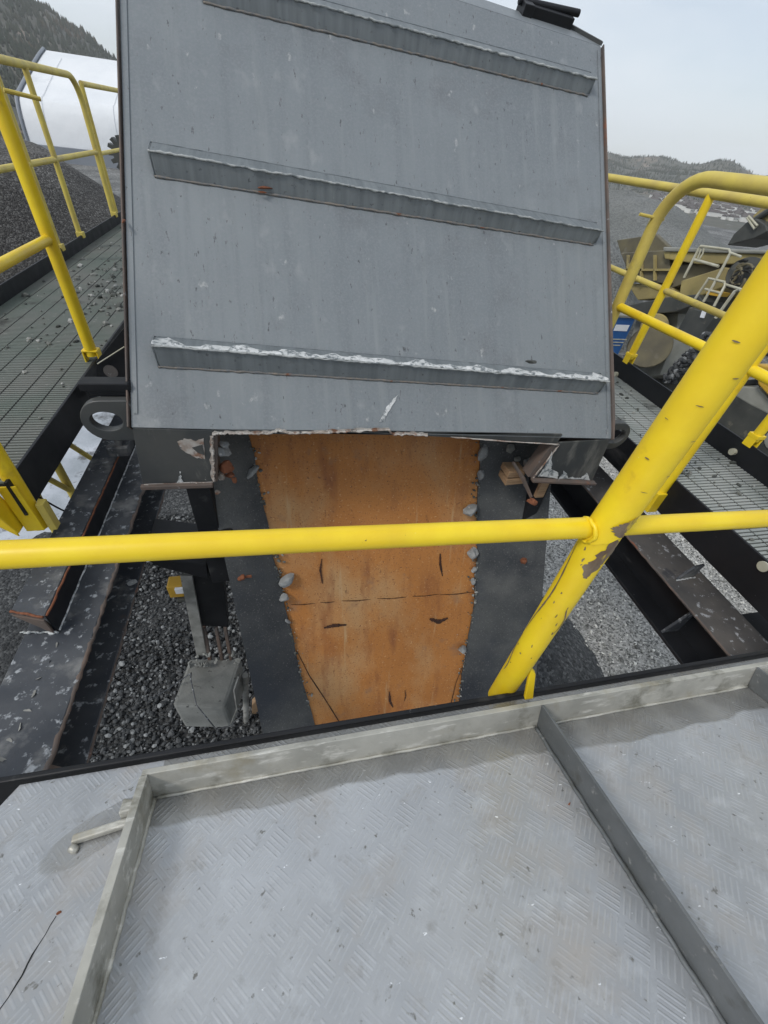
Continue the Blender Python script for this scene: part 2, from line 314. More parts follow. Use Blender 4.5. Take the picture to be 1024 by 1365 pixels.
# ================================================================== GROUND, HILLS
g = MB(); n_az = 96; rad = [0, 2, 5, 9, 14, 22, 34, 48, 60, 66, 75, 90, 110, 145, 200, 290, 420, 650, 1000, 1600, 3000]
def gh(r): return GZ if r < 66 else (GZ - 26 * min(1, (r - 66) / 130) ** 1.1)
vs = [V((0, 0, GZ))]; fs = []
for i, r in enumerate(rad[1:]):
    for j in range(n_az):
        a = 2 * math.pi * j / n_az; vs.append(V((math.sin(a) * r, math.cos(a) * r, gh(r))))
for j in range(n_az): fs.append((0, 1 + j, 1 + (j + 1) % n_az))
for i in range(len(rad) - 2):
    for j in range(n_az):
        a = 1 + i * n_az; b = a + n_az; fs.append((a + j, b + j, b + (j + 1) % n_az, a + (j + 1) % n_az))
g.add(vs, fs)
ground = g.build('ground', 'yard', None, smooth='all', origin=False, kind='structure')
ground.data.materials.append(M['valley'])
for p in ground.data.polygons:
    if p.center.length > 80: p.material_index = 1

def hill(name, ridge, D, base, seed, depth=.5):
    """ridge = [(azimuth deg, elevation deg)] seen from the yard, at distance D; a real ridge with front and back slopes"""
    mb = MB(); n = 150; m_ = 26; rows = []
    a0, a1 = ridge[0][0], ridge[-1][0]
    tops = []
    for i in range(n + 1):
        a = a0 + (a1 - a0) * i / n
        for k in range(len(ridge) - 1):
            if ridge[k][0] <= a <= ridge[k + 1][0] + 1e-6:
                t_ = (a - ridge[k][0]) / (ridge[k + 1][0] - ridge[k][0]); t_ = t_ * t_ * (3 - 2 * t_); el = ridge[k][1] * (1 - t_) + ridge[k + 1][1] * t_; break
        h = D * math.tan(math.radians(el)); row = []
        for j in range(m_ + 1):
            s_ = j / m_                       # 0 foot, .6 crest, 1 back foot
            d = D * (1 - depth + depth * s_ / .6) if s_ < .6 else D * (1 + depth * (s_ - .6) / .4)
            prof = (s_ / .6) ** .85 if s_ < .6 else 1 - ((s_ - .6) / .4) ** 1.2
            x, y = math.sin(math.radians(a)) * d, math.cos(math.radians(a)) * d
            nz = mnoise.fractal(V((x, y, seed * 50)) * .006, 1, 2, 5) * D * .018 * min(1, s_ * 3) * (1 - (s_ > .57) * .3)
            row.append(V((x, y, base + (h - base) * prof + nz)))
        rows.append(row); tops.append(row[int(m_ * .6)])
    vs = [p for r_ in rows for p in r_]; w_ = m_ + 1
    mb.add(vs, [(i * w_ + j, (i + 1) * w_ + j, (i + 1) * w_ + j + 1, i * w_ + j + 1) for i in range(n) for j in range(m_)])
    o = mb.build(name, 'forest_floor', None, smooth='all', origin=False, kind='structure')
    return rows
def forest(name, rows, count, hmin, hmax, seed, label, dens=.0):
    R_ = random.Random(seed); mb = MB(); n = len(rows) - 1; m_ = len(rows[0]) - 1
    done = 0
    while done < count:
        i = R_.uniform(0, n - .01); j = R_.uniform(0, m_ * .66); a, b = int(i), int(j); fi, fj = i - a, j - b
        p = rows[a][b] * (1 - fi) * (1 - fj) + rows[a + 1][b] * fi * (1 - fj) + rows[a][b + 1] * (1 - fi) * fj + rows[a + 1][b + 1] * fi * fj
        if mnoise.noise(V((p.x, p.y, 0)) * .02 + V((seed, 0, 0))) < dens: 
            if R_.random() < .8: done += .3; continue
        h = R_.uniform(hmin, hmax); r = h * R_.uniform(.16, .3); k = 5; o_ = R_.uniform(0, 6)
        ring = [p + V((math.cos(o_ + 6.283 * q / k) * r * R_.uniform(.7, 1.2), math.sin(o_ + 6.283 * q / k) * r * R_.uniform(.7, 1.2), h * R_.uniform(.1, .3))) for q in range(k)]
        low = [p + V((0, 0, -1))]
        mb.add(ring + [p + V((R_.uniform(-.1, .1) * r, 0, h))] + low, [(q, (q + 1) % k, k) for q in range(k)] + [((q + 1) % k, q, k + 1) for q in range(k)])
        done += 1
    o = mb.build(name, 'conifer', None, origin=False, kind='stuff'); o['label'] = label; o['category'] = 'forest'
rowsL = hill('mountain', [(-60, 3.5), (-40, 7.5), (-27, 7.0), (-20.5, 5.9), (-17.3, 4.95), (-15, 3.9), (-12.3, 2.55), (-9, 1.6), (-2, 1.0), (6, .6)], 950, -31, 1, .55)
rowsR = hill('hills', [(14, .6), (24, 1.2), (32, 1.15), (35, .95), (38, 1.35), (41, .95), (43.5, 1.35), (46.2, .75), (49, 1.0), (60, 1.8), (75, 1.4)], 1350, -31, 2, .26)
forest('mountain_forest', rowsL, 16000, 4, 8, 3, 'dark conifer forest covering the steep mountainside behind the white tent', -.25)
forest('hill_forest', rowsR, 22000, 2.5, 5.5, 5, 'distant dark woodland along the low hill ridge to the right', .0)

# far houses in the valley
hs_proto = None
for i in range(170):
    a = math.radians(rnd.uniform(39, 52)); d = rnd.uniform(640, 990); p = V((math.sin(a) * d, math.cos(a) * d, gh(d) - .2))
    if hs_proto is None:
        hs_proto = thing('house', 'small pale house with dark gabled roof in the distant valley town', 'house', p, 'far houses in the valley town')
        q = MB().bb(p.x - 5, p.x + 5, p.y - 4, p.y + 4, p.z, p.z + 5.5); wl_ = q.build('wall', 'housewall', hs_proto)
        q = MB().prism([p + V((-5.4, -4.5, 5.5)), p + V((-5.4, 4.5, 5.5)), p + V((-5.4, 0, 8.6))], V((10.8, 0, 0))); rf_ = q.build('roof', 'roof', hs_proto)
        wns = [MB().bb(p.x + sx - .6, p.x + sx + .6, p.y - 4.06, p.y - 4.0, p.z + 2.6, p.z + 4).build('window', 'void', hs_proto) for sx in (-3, 0, 3)]
    else:
        h = hs_proto.copy(); COL.objects.link(h); h.location = p; h.rotation_euler.z = rnd.uniform(0, 3); sc = rnd.uniform(.5, .85); h.scale = (sc * rnd.uniform(.8, 1.8), sc, sc)
        for c_ in (wl_, rf_, *wns):
            k = c_.copy(); COL.objects.link(k); k.parent = h
def heap(name, c, rx, ry, h, m, label, seed=0, flat=0.):
    mb = MB(); n, k = 90, 40; vs = []; fs = []
    for i in range(n):
        a = 2 * math.pi * i / n
        for j in range(k + 1):
            t_ = j / k; x = math.cos(a) * rx * t_; y = math.sin(a) * ry * t_
            z = h * min(1, (1 - t_) * (1 + flat)) if flat else h * (1 - t_ ** 1.5)
            p = V((c[0] + x, c[1] + y, 0)); z += mnoise.fractal(V((p.x, p.y, seed)) * .45, 1, 2, 6) * h * .12 * (1 - t_)
            p.z = c[2] + z - .15; vs.append(p)
    fs = [(i * (k + 1) + j, ((i + 1) % n) * (k + 1) + j, ((i + 1) % n) * (k + 1) + j + 1, i * (k + 1) + j + 1) for i in range(n) for j in range(k)]
    mb.add(vs, fs); o = mb.build(name, m, None, smooth='all'); o['label'] = label; o['category'] = 'gravel heap'; return o
heap('gravel_heap', (18.6, 24.6, GZ), 8.5, 8.5, 3.0, 'heap_grey', 'tall smooth cone of grey crushed stone behind the tan mobile crusher', 1)
heap('gravel_heap', (8.7, 13.4, GZ), 3.4, 3.6, 2.8, 'heap_grey', 'smaller grey gravel heap beside the hood edge, left of the tall cone', 2)
heap('gravel_heap', (-9.0, 13.5, GZ), 8.5, 6.8, 2.9, 'heap_dark', 'long dark heap of asphalt chippings behind the left railing', 3, .9)
# ================================================================== TENT HALL
t = thing('storage_tent', 'long white fabric storage hall with grey gable edge below the mountain', 'tent hall', (-4, 53, GZ))
def tentsec(x, yo=0):
    W, H = 9., 6.15; pts = []
    for s_ in (-1, -.997, -.985, -.97, -.95, -.92, -.88, -.84, -.75, -.65, -.5, -.3, -.15, 0, .15, .3, .5, .65, .8, .94, 1):
        y = 53 + W * s_; z = GZ + (H - (H - 3.5) * (abs(s_) / .84) ** 1.08 if abs(s_) < .84 else 3.5 * (1 - min(1, (abs(s_) - .84) / .16) ** 2.4) ** .5)
        pts.append(V((x, y + yo, z)))
    return pts
mb = MB(); secs = [tentsec(-17.0 + i * 1.5) for i in range(28)]
for A, B in zip(secs[:-1], secs[1:]):
    mb.strip(A, B)
mb.build('roof', 'tent', t, smooth='all')
mb = MB(); e = tentsec(-16.95); mb.prism(e, V((.12, 0, 0))); mb.build('gable', 'tentgrey', t)
mb = MB(); e = tentsec(-17.0)
mb.tube([p * 1.0 + V((0, 0, .08)) for p in e], .10, 8); mb.build('gable_edge', 'tentgrey', t, smooth=True)
mb = MB().bb(-16.9, 23, 43.6, 43.95, GZ, GZ + .9); mb.build('skirt', 'tentgrey', t)
for i in range(1, 23, 3):
    MB().tube([p + V((0, -.02, .03)) for p in tentsec(-17 + i * 1.5)[:13]], .015, 6).build('arch_seam', 'tent', t, smooth=True)

# dark toothed wheel poking out beside the hood
wh = thing('toothed_wheel', 'dark toothed wheel of a parked machine half hidden at the hood left edge', 'machine wheel', (-1.9, 9.2, GZ))
c0 = ay(168, 206, 9.0); mb = MB().tube([c0 + EY * -.1, c0 + EY * .1], .16, 24); mb.build('disc', 'machgrey', wh)
mb = MB()
for k in range(14):
    a = 2 * math.pi * k / 14; d_ = V((math.cos(a), 0, math.sin(a))); mb.box(c0 + d_ * .18, (.09, .16, .05), d_, EY)
mb.build('tooth_ring', 'machgrey', wh)
mb = MB().bb(c0.x - .06, c0.x + .06, c0.y - .04, c0.y + .04, GZ, c0.z); mb.build('stand', 'machgrey', wh)

# ================================================================== PARTS OF THE MACHINE
# ---- checker plate cover (slopes 19 degrees down, away from the viewer)
ta = math.radians(19); PB = V((.471, .377, -.97)); PN = V((0, math.sin(ta), math.cos(ta))); PS = V((0, math.cos(ta), -math.sin(ta)))
H = .070
def pl(x, y, h=0): return V((x, y, -.97 - math.tan(ta) * (y - .377))) + PN * (h - H)   # h above the plate sheet
cp = thing('checker_plate_cover', 'aluminium checker plate cover with raised ribs, sloping in the foreground', 'walkway cover', (0.3, .33, -1.02))
mb = MB(); outl = [(-.615, .20), (-.600, .335), (-.575, .398), (1.9, .398), (1.9, -1.1), (-.615, -1.1)]
mb.prism([pl(x, y) for x, y in outl], PN * -.005); mb.build('plate', 'checker', cp)
mb = MB(); L0 = -.317
mb.prism([pl(L0, .322, 0), pl(L0, .334, 0), pl(L0, .334, H), pl(L0, .322, H)], EX * 2.2)
mb.build('front_lip', 'alu', cp, bevel=.0015)
def rib(x, y0=-1.1, y1=.3215, wide=.006, foot=True):
    mb = MB(); mb.prism([pl(x - wide / 2, y1, 0.0005), pl(x - wide / 2, y1, H), pl(x + wide / 2, y1, H), pl(x + wide / 2, y1, 0.0005)], PS * -(y1 - y0) / math.cos(ta))
    return mb
mb = rib(-.312, wide=.014)
mb.build('rib', 'alu', cp, bevel=.0012)
rib(.543).build('rib', 'alu_dark', cp, bevel=.001)
rib(1.185).build('rib', 'alu_dark', cp, bevel=.001)
def bead(path, r, n, seed, name, m, parent, amp=.35):
    pts = []; rr = []
    for i in range(n + 1):
        t_ = i / n * (len(path) - 1); k = min(int(t_), len(path) - 2); f_ = t_ - k
        p = path[k].lerp(path[k + 1], f_); q = V((i * .37, seed * 3.3, .5)); nv = mnoise.noise_vector(q)
        pts.append(p + V(nv) * r * amp * 2.2); rr.append(r * max(.25, 1 + amp * 1.7 * mnoise.noise(q * 1.7 + V((9, 0, 0)))))
    return MB().tube(pts, rr, 8).build(name, m, parent, smooth='all')
bead([pl(-.304, .318, .002), pl(-.304, -.35, .002)], .0045, 110, 1, 'weld_seam', 'alu', cp, .16)
bead([pl(.536, .315, .002), pl(.536, -.4, .002)], .0045, 110, 2, 'weld_seam', 'alu_dark', cp, .16)
bead([pl(-.30, .320, .002), pl(.535, .320, .002)], .003, 90, 3, 'weld_seam', 'alu', cp, .16)
bead([pl(.55, .320, .002), pl(1.18, .320, .002)], .003, 70, 4, 'weld_seam', 'alu', cp, .16)
# short angle stub welded left of the first rib
mb = MB(); mb.prism([pl(-.425, .262, .001), pl(-.425, .274, .001), pl(-.425, .274, .016), pl(-.425, .262, .012)], V((.105, .014, -.004)))
mb.prism([pl(-.352, .285, .001), pl(-.318, .287, .001), pl(-.318, .305, .001), pl(-.352, .312, .001)], PN * .03)
mb.build('angle_stub', 'alu', cp, bevel=.003)
bead([pl(-.425, .262, .001), pl(-.41, .256, .001)], .006, 6, 6, 'weld_blob', 'alu', cp)
# damp stain around the stub, thin scratch and rust spot
R_ = random.Random(4)
mb = MB()
A = [pl(-.405 - .03 * i / 10 + R_.uniform(-.002, .002), .165 - .10 * i / 10, .0006) for i in range(11)]
mb.tube(A, [.0009 * R_.uniform(.3, 1.3) for _ in A], 5); mb.build('scratch', 'void', cp)
MB().rock(pl(-.403, .168, .0), .0045, 3, (1, 1, .25)).build('rust_spot', 'rust', cp)
MB().rock(pl(.505, .153, .001), .004, 5, (.5, 1.6, .3)).build('rust_spot', 'rust', cp)
# ---- black cross beam in front of the cover
mb = MB(); mb.bb(-1.3, 2.6, .382, .394, -1.17, -1.035)
single(mb, 'cross_beam', 'black', 'long black cross beam along the front of the checker plate cover', 'steel beam', bevel=.003)
# plate edge grime strip under the lip
# ---- front guard rail
gr = thing('guard_rail', 'bright yellow guard rail with scraped post standing on the cross beam', 'railing', (.471, .372, -.985))
jx, jy = .5239, .42; jz = ay(802, 700, jy).z
mb = MB().tube([V((jx, jy, jz - .012)), V((jx, jy, -1.12))][::-1], .0292, 32); mb.build('post', 'yellow', gr, smooth=True)
mb = MB(); n = 32; 
tpt = ay(1024, 396, .425); tdir = (tpt - V((jx, jy, jz))); tdir /= tdir.z
top = [V((jx, jy, jz)) + tdir * (.175 - jz) + V((math.cos(2 * math.pi * i / n) * .027, math.sin(2 * math.pi * i / n) * .027, 0)) for i in range(n)]
bot = [V((jx + math.cos(2 * math.pi * i / n) * .0318, jy + math.sin(2 * math.pi * i / n) * .0318, jz - .004 + .030 * math.cos(2 * math.pi * i / n) + rnd.uniform(-.002, .002))) for i in range(n)]
mb.add(bot + top, [(i, (i + 1) % n, n + (i + 1) % n, n + i) for i in range(n)] + [tuple(range(n, 2 * n))])
bot2 = [p + (V((jx, jy, p.z)) - p) * .14 for p in bot]; mb.add(bot + bot2, [(i, (i + 1) % n, n + (i + 1) % n, n + i) for i in range(n)])
mb.build('sleeve', 'yellow', gr, smooth=True)
a_ = ay(0, 744, .43); b_ = ay(1024, 691, .43)
dd = (b_ - a_) / (b_.x - a_.x)
pL = a_ + dd * (-1.25 - a_.x); pR = a_ + dd * (1.66 - a_.x); pj = a_ + dd * (jx - a_.x)
path = [pL + (pj - pL) * (i / 12) + EZ * .006 * math.sin(math.pi * i / 12) for i in range(13)]
MB().tube(path, .0184, 28).build('mid_rail', 'yellow', gr, smooth=True)
MB().tube([pj, pR], .0174, 28).build('mid_rail', 'yellow', gr, smooth=True)
for ex_ in (-1.25, 1.66):
    MB().tube([V((ex_, .43, -1.12)), V((ex_, .43, .18))], .027, 24).build('post', 'yellow', gr, smooth=True)
MB().tube([V((-1.25, .43, .18)), V((1.66, .43, .18))], .024, 24).build('top_rail', 'yellow', gr, smooth=True)
bead(arc(pj + V((-.031, -.004, 0)), EY, EZ, .0215, 0, 2 * math.pi, 16), .004, 40, 9, 'weld_bead', 'yellow', gr)
# scraped paint on the post: patches hugging the tube
def tubepatch(cx, cy, r, z0, z1, a0, a1, seed, name='paint_scrape', m='scrape', nz=26):
    R_ = random.Random(seed); mb = MB(); rows = []
    for i in range(nz + 1):
        t_ = i / nz; z = z0 + (z1 - z0) * t_; w_ = math.sin(math.pi * min(max(t_, .03), .97)) ** .5
        c_ = (a0 + a1) / 2 + (.25 if nz > 10 else .02) * math.sin(t_ * 5 + seed) ; hw = (a1 - a0) / 2 * w_ * (R_.uniform(.6, 1.15) if nz > 10 else 1)
        rows.append([V((cx + math.cos(c_ + hw * k) * (r + .0006), cy + math.sin(c_ + hw * k) * (r + .0006), z)) for k in (-1, -.5, 0, .5, 1)])
    for A, B in zip(rows[:-1], rows[1:]): mb.strip(A, B)
    return mb.build(name, m, gr, smooth='all')
cang = math.atan2(-jy, -jx)
tubepatch(jx, jy, .0318, jz + .0, jz + .045, cang + .45, cang + 1.5, 3)
tubepatch(jx, jy, .0292, jz - .11, jz - .005, cang + .2, cang + 1.3, 4)
tubepatch(jx, jy, .0292, jz - .34, jz - .05, cang - 1.05, cang - .9, 5)
tubepatch(jx, jy, .0292, jz - .30, jz - .20, cang + .9, cang + 1.05, 6)
tubepatch(jx, jy, .0292, -.97, jz - .36, cang - 1.2, cang - 1.0, 7)
for i in range(14):
    z = rnd.uniform(-.95, jz - .03); a = cang + rnd.uniform(-1.1, 1.1); r = .0292
    L_ = rnd.uniform(.004, .012); tubepatch(jx, jy, r, z, z + L_, a, a + rnd.uniform(.06, .16), 20 + i, 'paint_chip', 'scrape', 5)
for i, (z, da) in enumerate(((-.36, .3), (-.31, -.4), (-.27, .9), (-.22, .1), (-.18, .7), (-.33, 1.0), (-.25, -.7), (-.14, -.2))):
    c_ = V((jx, jy, jz)) + tdir * (z - jz); rr0 = .0318 + (.027 - .0318) * (z - jz) / (.16 - jz)
    tubepatch(c_.x, c_.y, rr0 + .0003, z, z + rnd.uniform(.0008, .0022), cang + da, cang + da + rnd.uniform(.12, .35), 50 + i, 'paint_chip', 'scrape', 6)
mb = MB().prism([V((jx + .022, .366, -1.029)), V((jx + .046, .366, -1.029)), V((jx + .040, .395, -.955)), V((jx + .022, .402, -.935))], V((.002, .012, 0))); mb.build('foot_gusset', 'yellow', gr, bevel=.002)

# ---- hood (box hopper extension, panel leaning away)
HL = ay(175, 570, 1.45); HR = ay(815, 585, 1.45)
hx = (HR - HL).normalized(); hn = V((.03379336, -.73624824, .67586724)); hu = hn.cross(hx).normalized(); hn = hx.cross(hu).normalized()
def hp(a, b, h=0): return HL + hx * a + hu * b + hn * h
WH = 2.068
hd = thing('feed_hood', 'big dark grey steel hood panel with welded ribs leaning over the chute', 'steel hood', (.5, 1.5, -1.2))
mb = MB(); mb.prism([hp(0, .001), hp(2.062, .001), hp(2.07, .10), hp(WH - .01, 1.885), hp(-.006, 1.93)], hn * -.01)
mb.build('panel', 'hood', hd, bevel=.002)
# folded top strip
fu = (hu * math.cos(.45) - hn * math.sin(.45)); fn = hx.cross(fu)
t0, t1 = hp(-.006, 1.932), hp(WH - .012, 1.887)
MB().prism([t0, t1, t1 + fu * .015, t1 + fu * .13 - hx * .125, t0 + fu * .16], fn * -.01).build('top_strip', 'hood', hd, bevel=.002)
# side plates going back
MB().prism([hp(-.011, .0, .012), hp(-.017, 2.0, .012), hp(-.017, 2.0, -.5), hp(-.011, .0, -.5)], hx * .006).build('side_plate', 'rustedge', hd, bevel=.002)
MB().prism([hp(2.064, -.005, .012), hp(2.073, .10, .012), hp(2.062, 1.885, .012), hp(2.062, 1.885, -.5), hp(2.064, 0, -.5)], hx * .006).build('side_plate', 'rustedge', hd, bevel=.002)
MB().prism([t1 + hx * .004, t1 + fu * .015 + hx * .004, t1 + fu * .135 - hx * .123, t1 + fu * .128 - hx * .135, t1 + fu * .012 - hx * .006], fn * .014).build('edge_strip', 'hood_dark', hd)
MB().prism([hp(0, 1.97, -.5), hp(2.05, 1.9, -.5), hp(2.05, .1, -.5), hp(0, .1, -.5)], hn * -.01).build('back_panel', 'hood_dark', hd)
# thin doubler strips beside the side edges
MB().prism([hp(.010, .05), hp(.022, .05), hp(.018, 1.9), hp(.006, 1.9)], hn * .004).build('edge_strip', 'hood', hd)
MB().prism([hp(2.040, .05), hp(2.055, .12), hp(2.048, 1.86), hp(2.036, 1.86)], hn * .004).build('edge_strip', 'hood', hd)
def hrib(a0, bt0, a1, bt1, hgt, prot, lip=.03, hg2=None):
    hg2 = hg2 or hgt
    mb = MB(); A = [hp(a0, bt0, .0005), hp(a0 + .004, bt0 - lip, prot), hp(a0 + .012, bt0 - hgt + .006, .008), hp(a0 + .012, bt0 - hgt, .0005)]
    B = [hp(a1, bt1, .0005), hp(a1 - .004, bt1 - lip, prot), hp(a1 - .022, bt1 - hg2 + .006, .008), hp(a1 - .022, bt1 - hg2, .0005)]
    mb.add(A + B, [(0, 1, 5, 4), (1, 2, 6, 5), (2, 3, 7, 6), (0, 3, 2, 1), (4, 5, 6, 7)])
    o = mb.build('rib', 'hood_rib', hd, smooth=True, bevel=.009); o.modifiers['bevel'].segments = 4
    R_ = random.Random(int(bt0 * 100))
    bead([A[3] + hn * .002, B[3] + hn * .002], .0042, 190, int(bt0 * 90), 'weld_bead', 'weld', o, .28)
    bead([A[0] + hn * .001, B[0] + hn * .001], .0022, 190, int(bt0 * 91), 'weld_bead', 'hood', o, .25)
    bead([A[1] + hn * .0005 - hu * .003, B[1] + hn * .0005 - hu * .003], .0036, 240, int(bt0 * 50), 'highlight_edge', 'ledge_highlight', o, .45)  # light bead drawn as the ridge highlight
    bead([A[0] + hn * .001, A[1], A[3] + hn * .002], .0022, 30, 5, 'weld_bead', 'hood', o, .25)
    return o, A, B
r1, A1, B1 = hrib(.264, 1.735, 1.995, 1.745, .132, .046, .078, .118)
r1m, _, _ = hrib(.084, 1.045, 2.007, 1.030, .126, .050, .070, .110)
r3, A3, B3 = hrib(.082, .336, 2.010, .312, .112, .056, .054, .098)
# crust of limescale along the top of the lowest rib
mb = MB(); R_ = random.Random(3); P1 = []; P2 = []; ln = (A3[1] - A3[0]).cross(hx).normalized(); ln = ln if ln.z > 0 else -ln
for i in range(121):
    t_ = i / 120; p = A3[1].lerp(B3[1], t_); q = A3[0].lerp(B3[0], t_)
    P1.append(p + ln * .0035 + hn * .001 - hu * (.001 + .007 * abs(mnoise.noise(V((t_ * 30, 2, 0)))) + .002 * R_.random()))
    P2.append(p.lerp(q, min(.97, max(.10, .42 + .75 * mnoise.noise(V((t_ * 22, 0, 0))) + .10 * R_.uniform(-1, 1)))) + ln * .0035)
Pm = [a.lerp(b, .5) + ln * .003 for a, b in zip(P1, P2)]; mb.strip(P1, Pm); mb.strip(Pm, P2); mb.build('limescale_crust', 'white_scrape', r3, smooth='all')
# orange rust blotches near the ribs
for (u, v, s_) in ((355, 256, .016), (350, 262, .009), (640, 308, .006), (168, 300, .012)):
    MB().rock(apl(u, v, HL, hn) + hn * .022, s_, int(u), (2.2, .4, .5)).build('rust_spot', 'rust', hd)
MB().rock(apl(700, 487, HL, hn) + hn * .05, .016, 8, (2, .6, .6)).build('mud_clod', 'machgrey', hd)
# vertical folded flange below the panel with the torch cut opening
def fl(u, v, dy=0): q = ay(u, v, 1.452); return V((q.x, q.y + dy, q.z))
z0f = 1.452
FLp = [V((HL.x, 1.452, HL.z - .002)), fl(288, 577), fl(284, 641), fl(190, 645), ]
mb = MB(); mb.prism([V((HL.x + .002, 1.452, HL.z - .004)), V((fl(286, 577).x, 1.452, HL.z - .020)), fl(283, 642), fl(190, 645)], EY * .01)
mb.build('flange', 'hood_dark', hd, bevel=.002)
mb = MB(); mb.prism([fl(745, 590), fl(710, 636), fl(790, 640), V((HL.x + 2.062 * hx.x, 1.452, HR.z - .004))], EY * .01); mb.build('flange', 'hood_dark', hd, bevel=.002)
# narrow remaining strip between
mb = MB(); mb.prism([V((fl(286, 577).x, 1.452, HL.z - .012)), fl(286, 577), fl(400, 579), fl(518, 574), fl(530, 579), fl(600, 583), fl(742, 592), V((fl(745, 590).x, 1.452, HR.z + .03))], EY * .01); mb.build('flange_remnant', 'hood_dark', hd)
# bottom lips
mb = MB(); mb.prism([fl(188, 645), fl(284, 642), fl(284, 642) - EZ * .018, fl(188, 645) - EZ * .018], V((0, -.02, 0))); mb.build('bottom_lip', 'rustedge', hd, bevel=.003)
mb = MB(); mb.prism([fl(708, 636), fl(792, 640), fl(792, 640) - EZ * .014, fl(708, 636) - EZ * .014], V((0, -.03, 0))); mb.build('bottom_lip', 'rustedge', hd, bevel=.003)
# bevelled gusset seen at the right notch (inner return plate)
mb = MB(); mb.prism([fl(745, 590), fl(738, 590), fl(704, 636), fl(710, 636)], V((0, .07, 0))); mb.build('return_plate', 'rustedge', hd, bevel=.002)
mb = MB(); mb.prism([fl(284, 577), fl(290, 577), fl(290, 642), fl(284, 642)], V((0, .12, 0))); mb.build('return_plate', 'rustedge', hd, bevel=.002)
# torch cut edge: molten lumps
def cutline(pts, seed, r=.008, n=120, am=.55, band=.012, up=(0, -1)):
    P = []
    for k in range(len(pts) - 1):
        for i in range(10): P.append((pts[k][0] + (pts[k + 1][0] - pts[k][0]) * i / 10, pts[k][1] + (pts[k + 1][1] - pts[k][1]) * i / 10))
    P.append(pts[-1]); A, B, C_ = [], [], []; R_ = random.Random(seed)
    for i, p in enumerate(P):
        j_ = mnoise.noise(V((i * .45, seed, 0))); w_ = band * (.55 + 1.1 * abs(mnoise.noise(V((i * .23, seed, 5)))) + .25 * R_.random()) * 320
        a = fl(*p) + V((0, -.0045, 0)); b = fl(p[0] + up[0] * w_, p[1] + up[1] * w_) + V((0, -.0035, 0)); c = fl(p[0] - up[0] * (1.5 + 2 * j_), p[1] - up[1] * (1.5 + 2 * j_)) + V((0, .006, 0))
        A.append(a); B.append(b); C_.append(c)
    mb = MB(); mb.strip(B, A); o = mb.build('burnt_band', 'cut', hd, smooth='all')
    mb = MB(); mb.strip(A, C_); mb.strip(C_, [c + EY * .02 for c in C_]); mb.build('cut_face', 'rustedge', hd)
    return bead([fl(*p) + V((0, -.005, 0)) for p in pts], r * .5, n, seed, 'cut_edge', 'cut', hd, am)
cutline([(286, 640), (284, 600), (283, 580)], 3, .008, 90, up=(-1, 0))
cutline([(283, 578), (300, 577), (330, 577), (360, 577), (372, 573), (385, 577), (430, 576), (470, 574), (518, 572), (523, 579), (545, 578), (570, 580)], 7, .008, 190)
cutline([(600, 582), (680, 588), (745, 592)], 4, .004, 60, band=.003)
cutline([(745, 592), (710, 637)], 5, .006, 40, band=.006, up=(1, 0))
cutline([(192, 646), (284, 643)], 6, .006, 50, band=.006)
def jag(pts, amp=1.0, n=6, seed=1):
    out = []; R_ = random.Random(seed)
    for k in range(len(pts)):
        a, b = pts[k], pts[(k + 1) % len(pts)]
        for i in range(n): out.append((a[0] + (b[0] - a[0]) * i / n + R_.uniform(-amp, amp), a[1] + (b[1] - a[1]) * i / n + R_.uniform(-amp, amp)))
    return out
def splat(pts, name, m, parent, off):
    mb = MB(); R_ = random.Random(len(pts)); mb.prism([apl(u, v, HL, hn) + hn * (.0015 + off) for u, v in jag(pts, .8, 3)], hn * .0015); return mb.build(name, m, parent)
splat([(506, 562), (512, 548), (524, 532), (530, 527), (526, 537), (517, 551), (512, 562)], 'scrape_mark', 'white_scrape', hd, 0)
for pts in ([(237, 588), (246, 585), (262, 587), (272, 584), (274, 612), (262, 610), (250, 604), (240, 597)],):
    mb = MB(); mb.prism([fl(u, v, -.002) for u, v in jag(pts, 1.0, 4)], EY * .001); mb.build('bare_patch', 'cut', hd)
mb = MB(); mb.prism([fl(u, v, -.004) for u, v in [(256, 596), (270, 592), (273, 606), (264, 603)]], EY * .001); mb.build('bare_patch', 'hood_dark', hd)
for pts in ([(718, 634), (728, 618), (736, 600), (735, 625), (745, 630), (742, 637)], [(745, 637), (752, 628), (758, 636), (775, 637), (783, 630), (785, 639)], [(236, 643), (239, 636), (240, 627), (242, 637), (246, 643)]):
    mb = MB(); mb.prism([fl(u, v, -.003) for u, v in jag(pts, 1.1, 4)], EY * .001); mb.build('bare_patch', 'white_scrape', hd)
# lugs
def lug(cx, cz, y, R, r, sx, name='lifting_lug'):
    mb = MB(); n = 28; o_, i_ = [], []
    for k in range(n):
        a = 2 * math.pi * k / n; x, z = math.cos(a), math.sin(a)
        ox = x * R; oz = z * R
        if x * sx > .0: ox = sx * R * 1.9 * max(abs(x), .0) if False else x * R * 1.35; oz = R * (1 if z >= 0 else -1) * min(1, abs(z) * 1.6 + (.35 if abs(z) < .4 else .0)) if abs(z) > .05 else 0
        o_.append(V((cx + ox, y, cz + oz))); i_.append(V((cx + x * r * 1.1, y, cz + z * r * .8)))
    T_ = V((0, .035, 0)); vs = o_ + i_ + [p + T_ for p in o_] + [p + T_ for p in i_]
    fs = []
    for k in range(n):
        l = (k + 1) % n; fs += [(k, l, n + l, n + k), (2 * n + k, 3 * n + k, 3 * n + l, 2 * n + l), (k, 2 * n + k, 2 * n + l, l), (n + k, n + l, 3 * n + l, 3 * n + k)]
    mb.add(vs, fs); return mb.build(name, 'hood_dark', hd, bevel=.003, smooth=True)
cL = ay(142, 562, 1.50); lug(cL.x, cL.z, 1.50, .082, .048, 1)
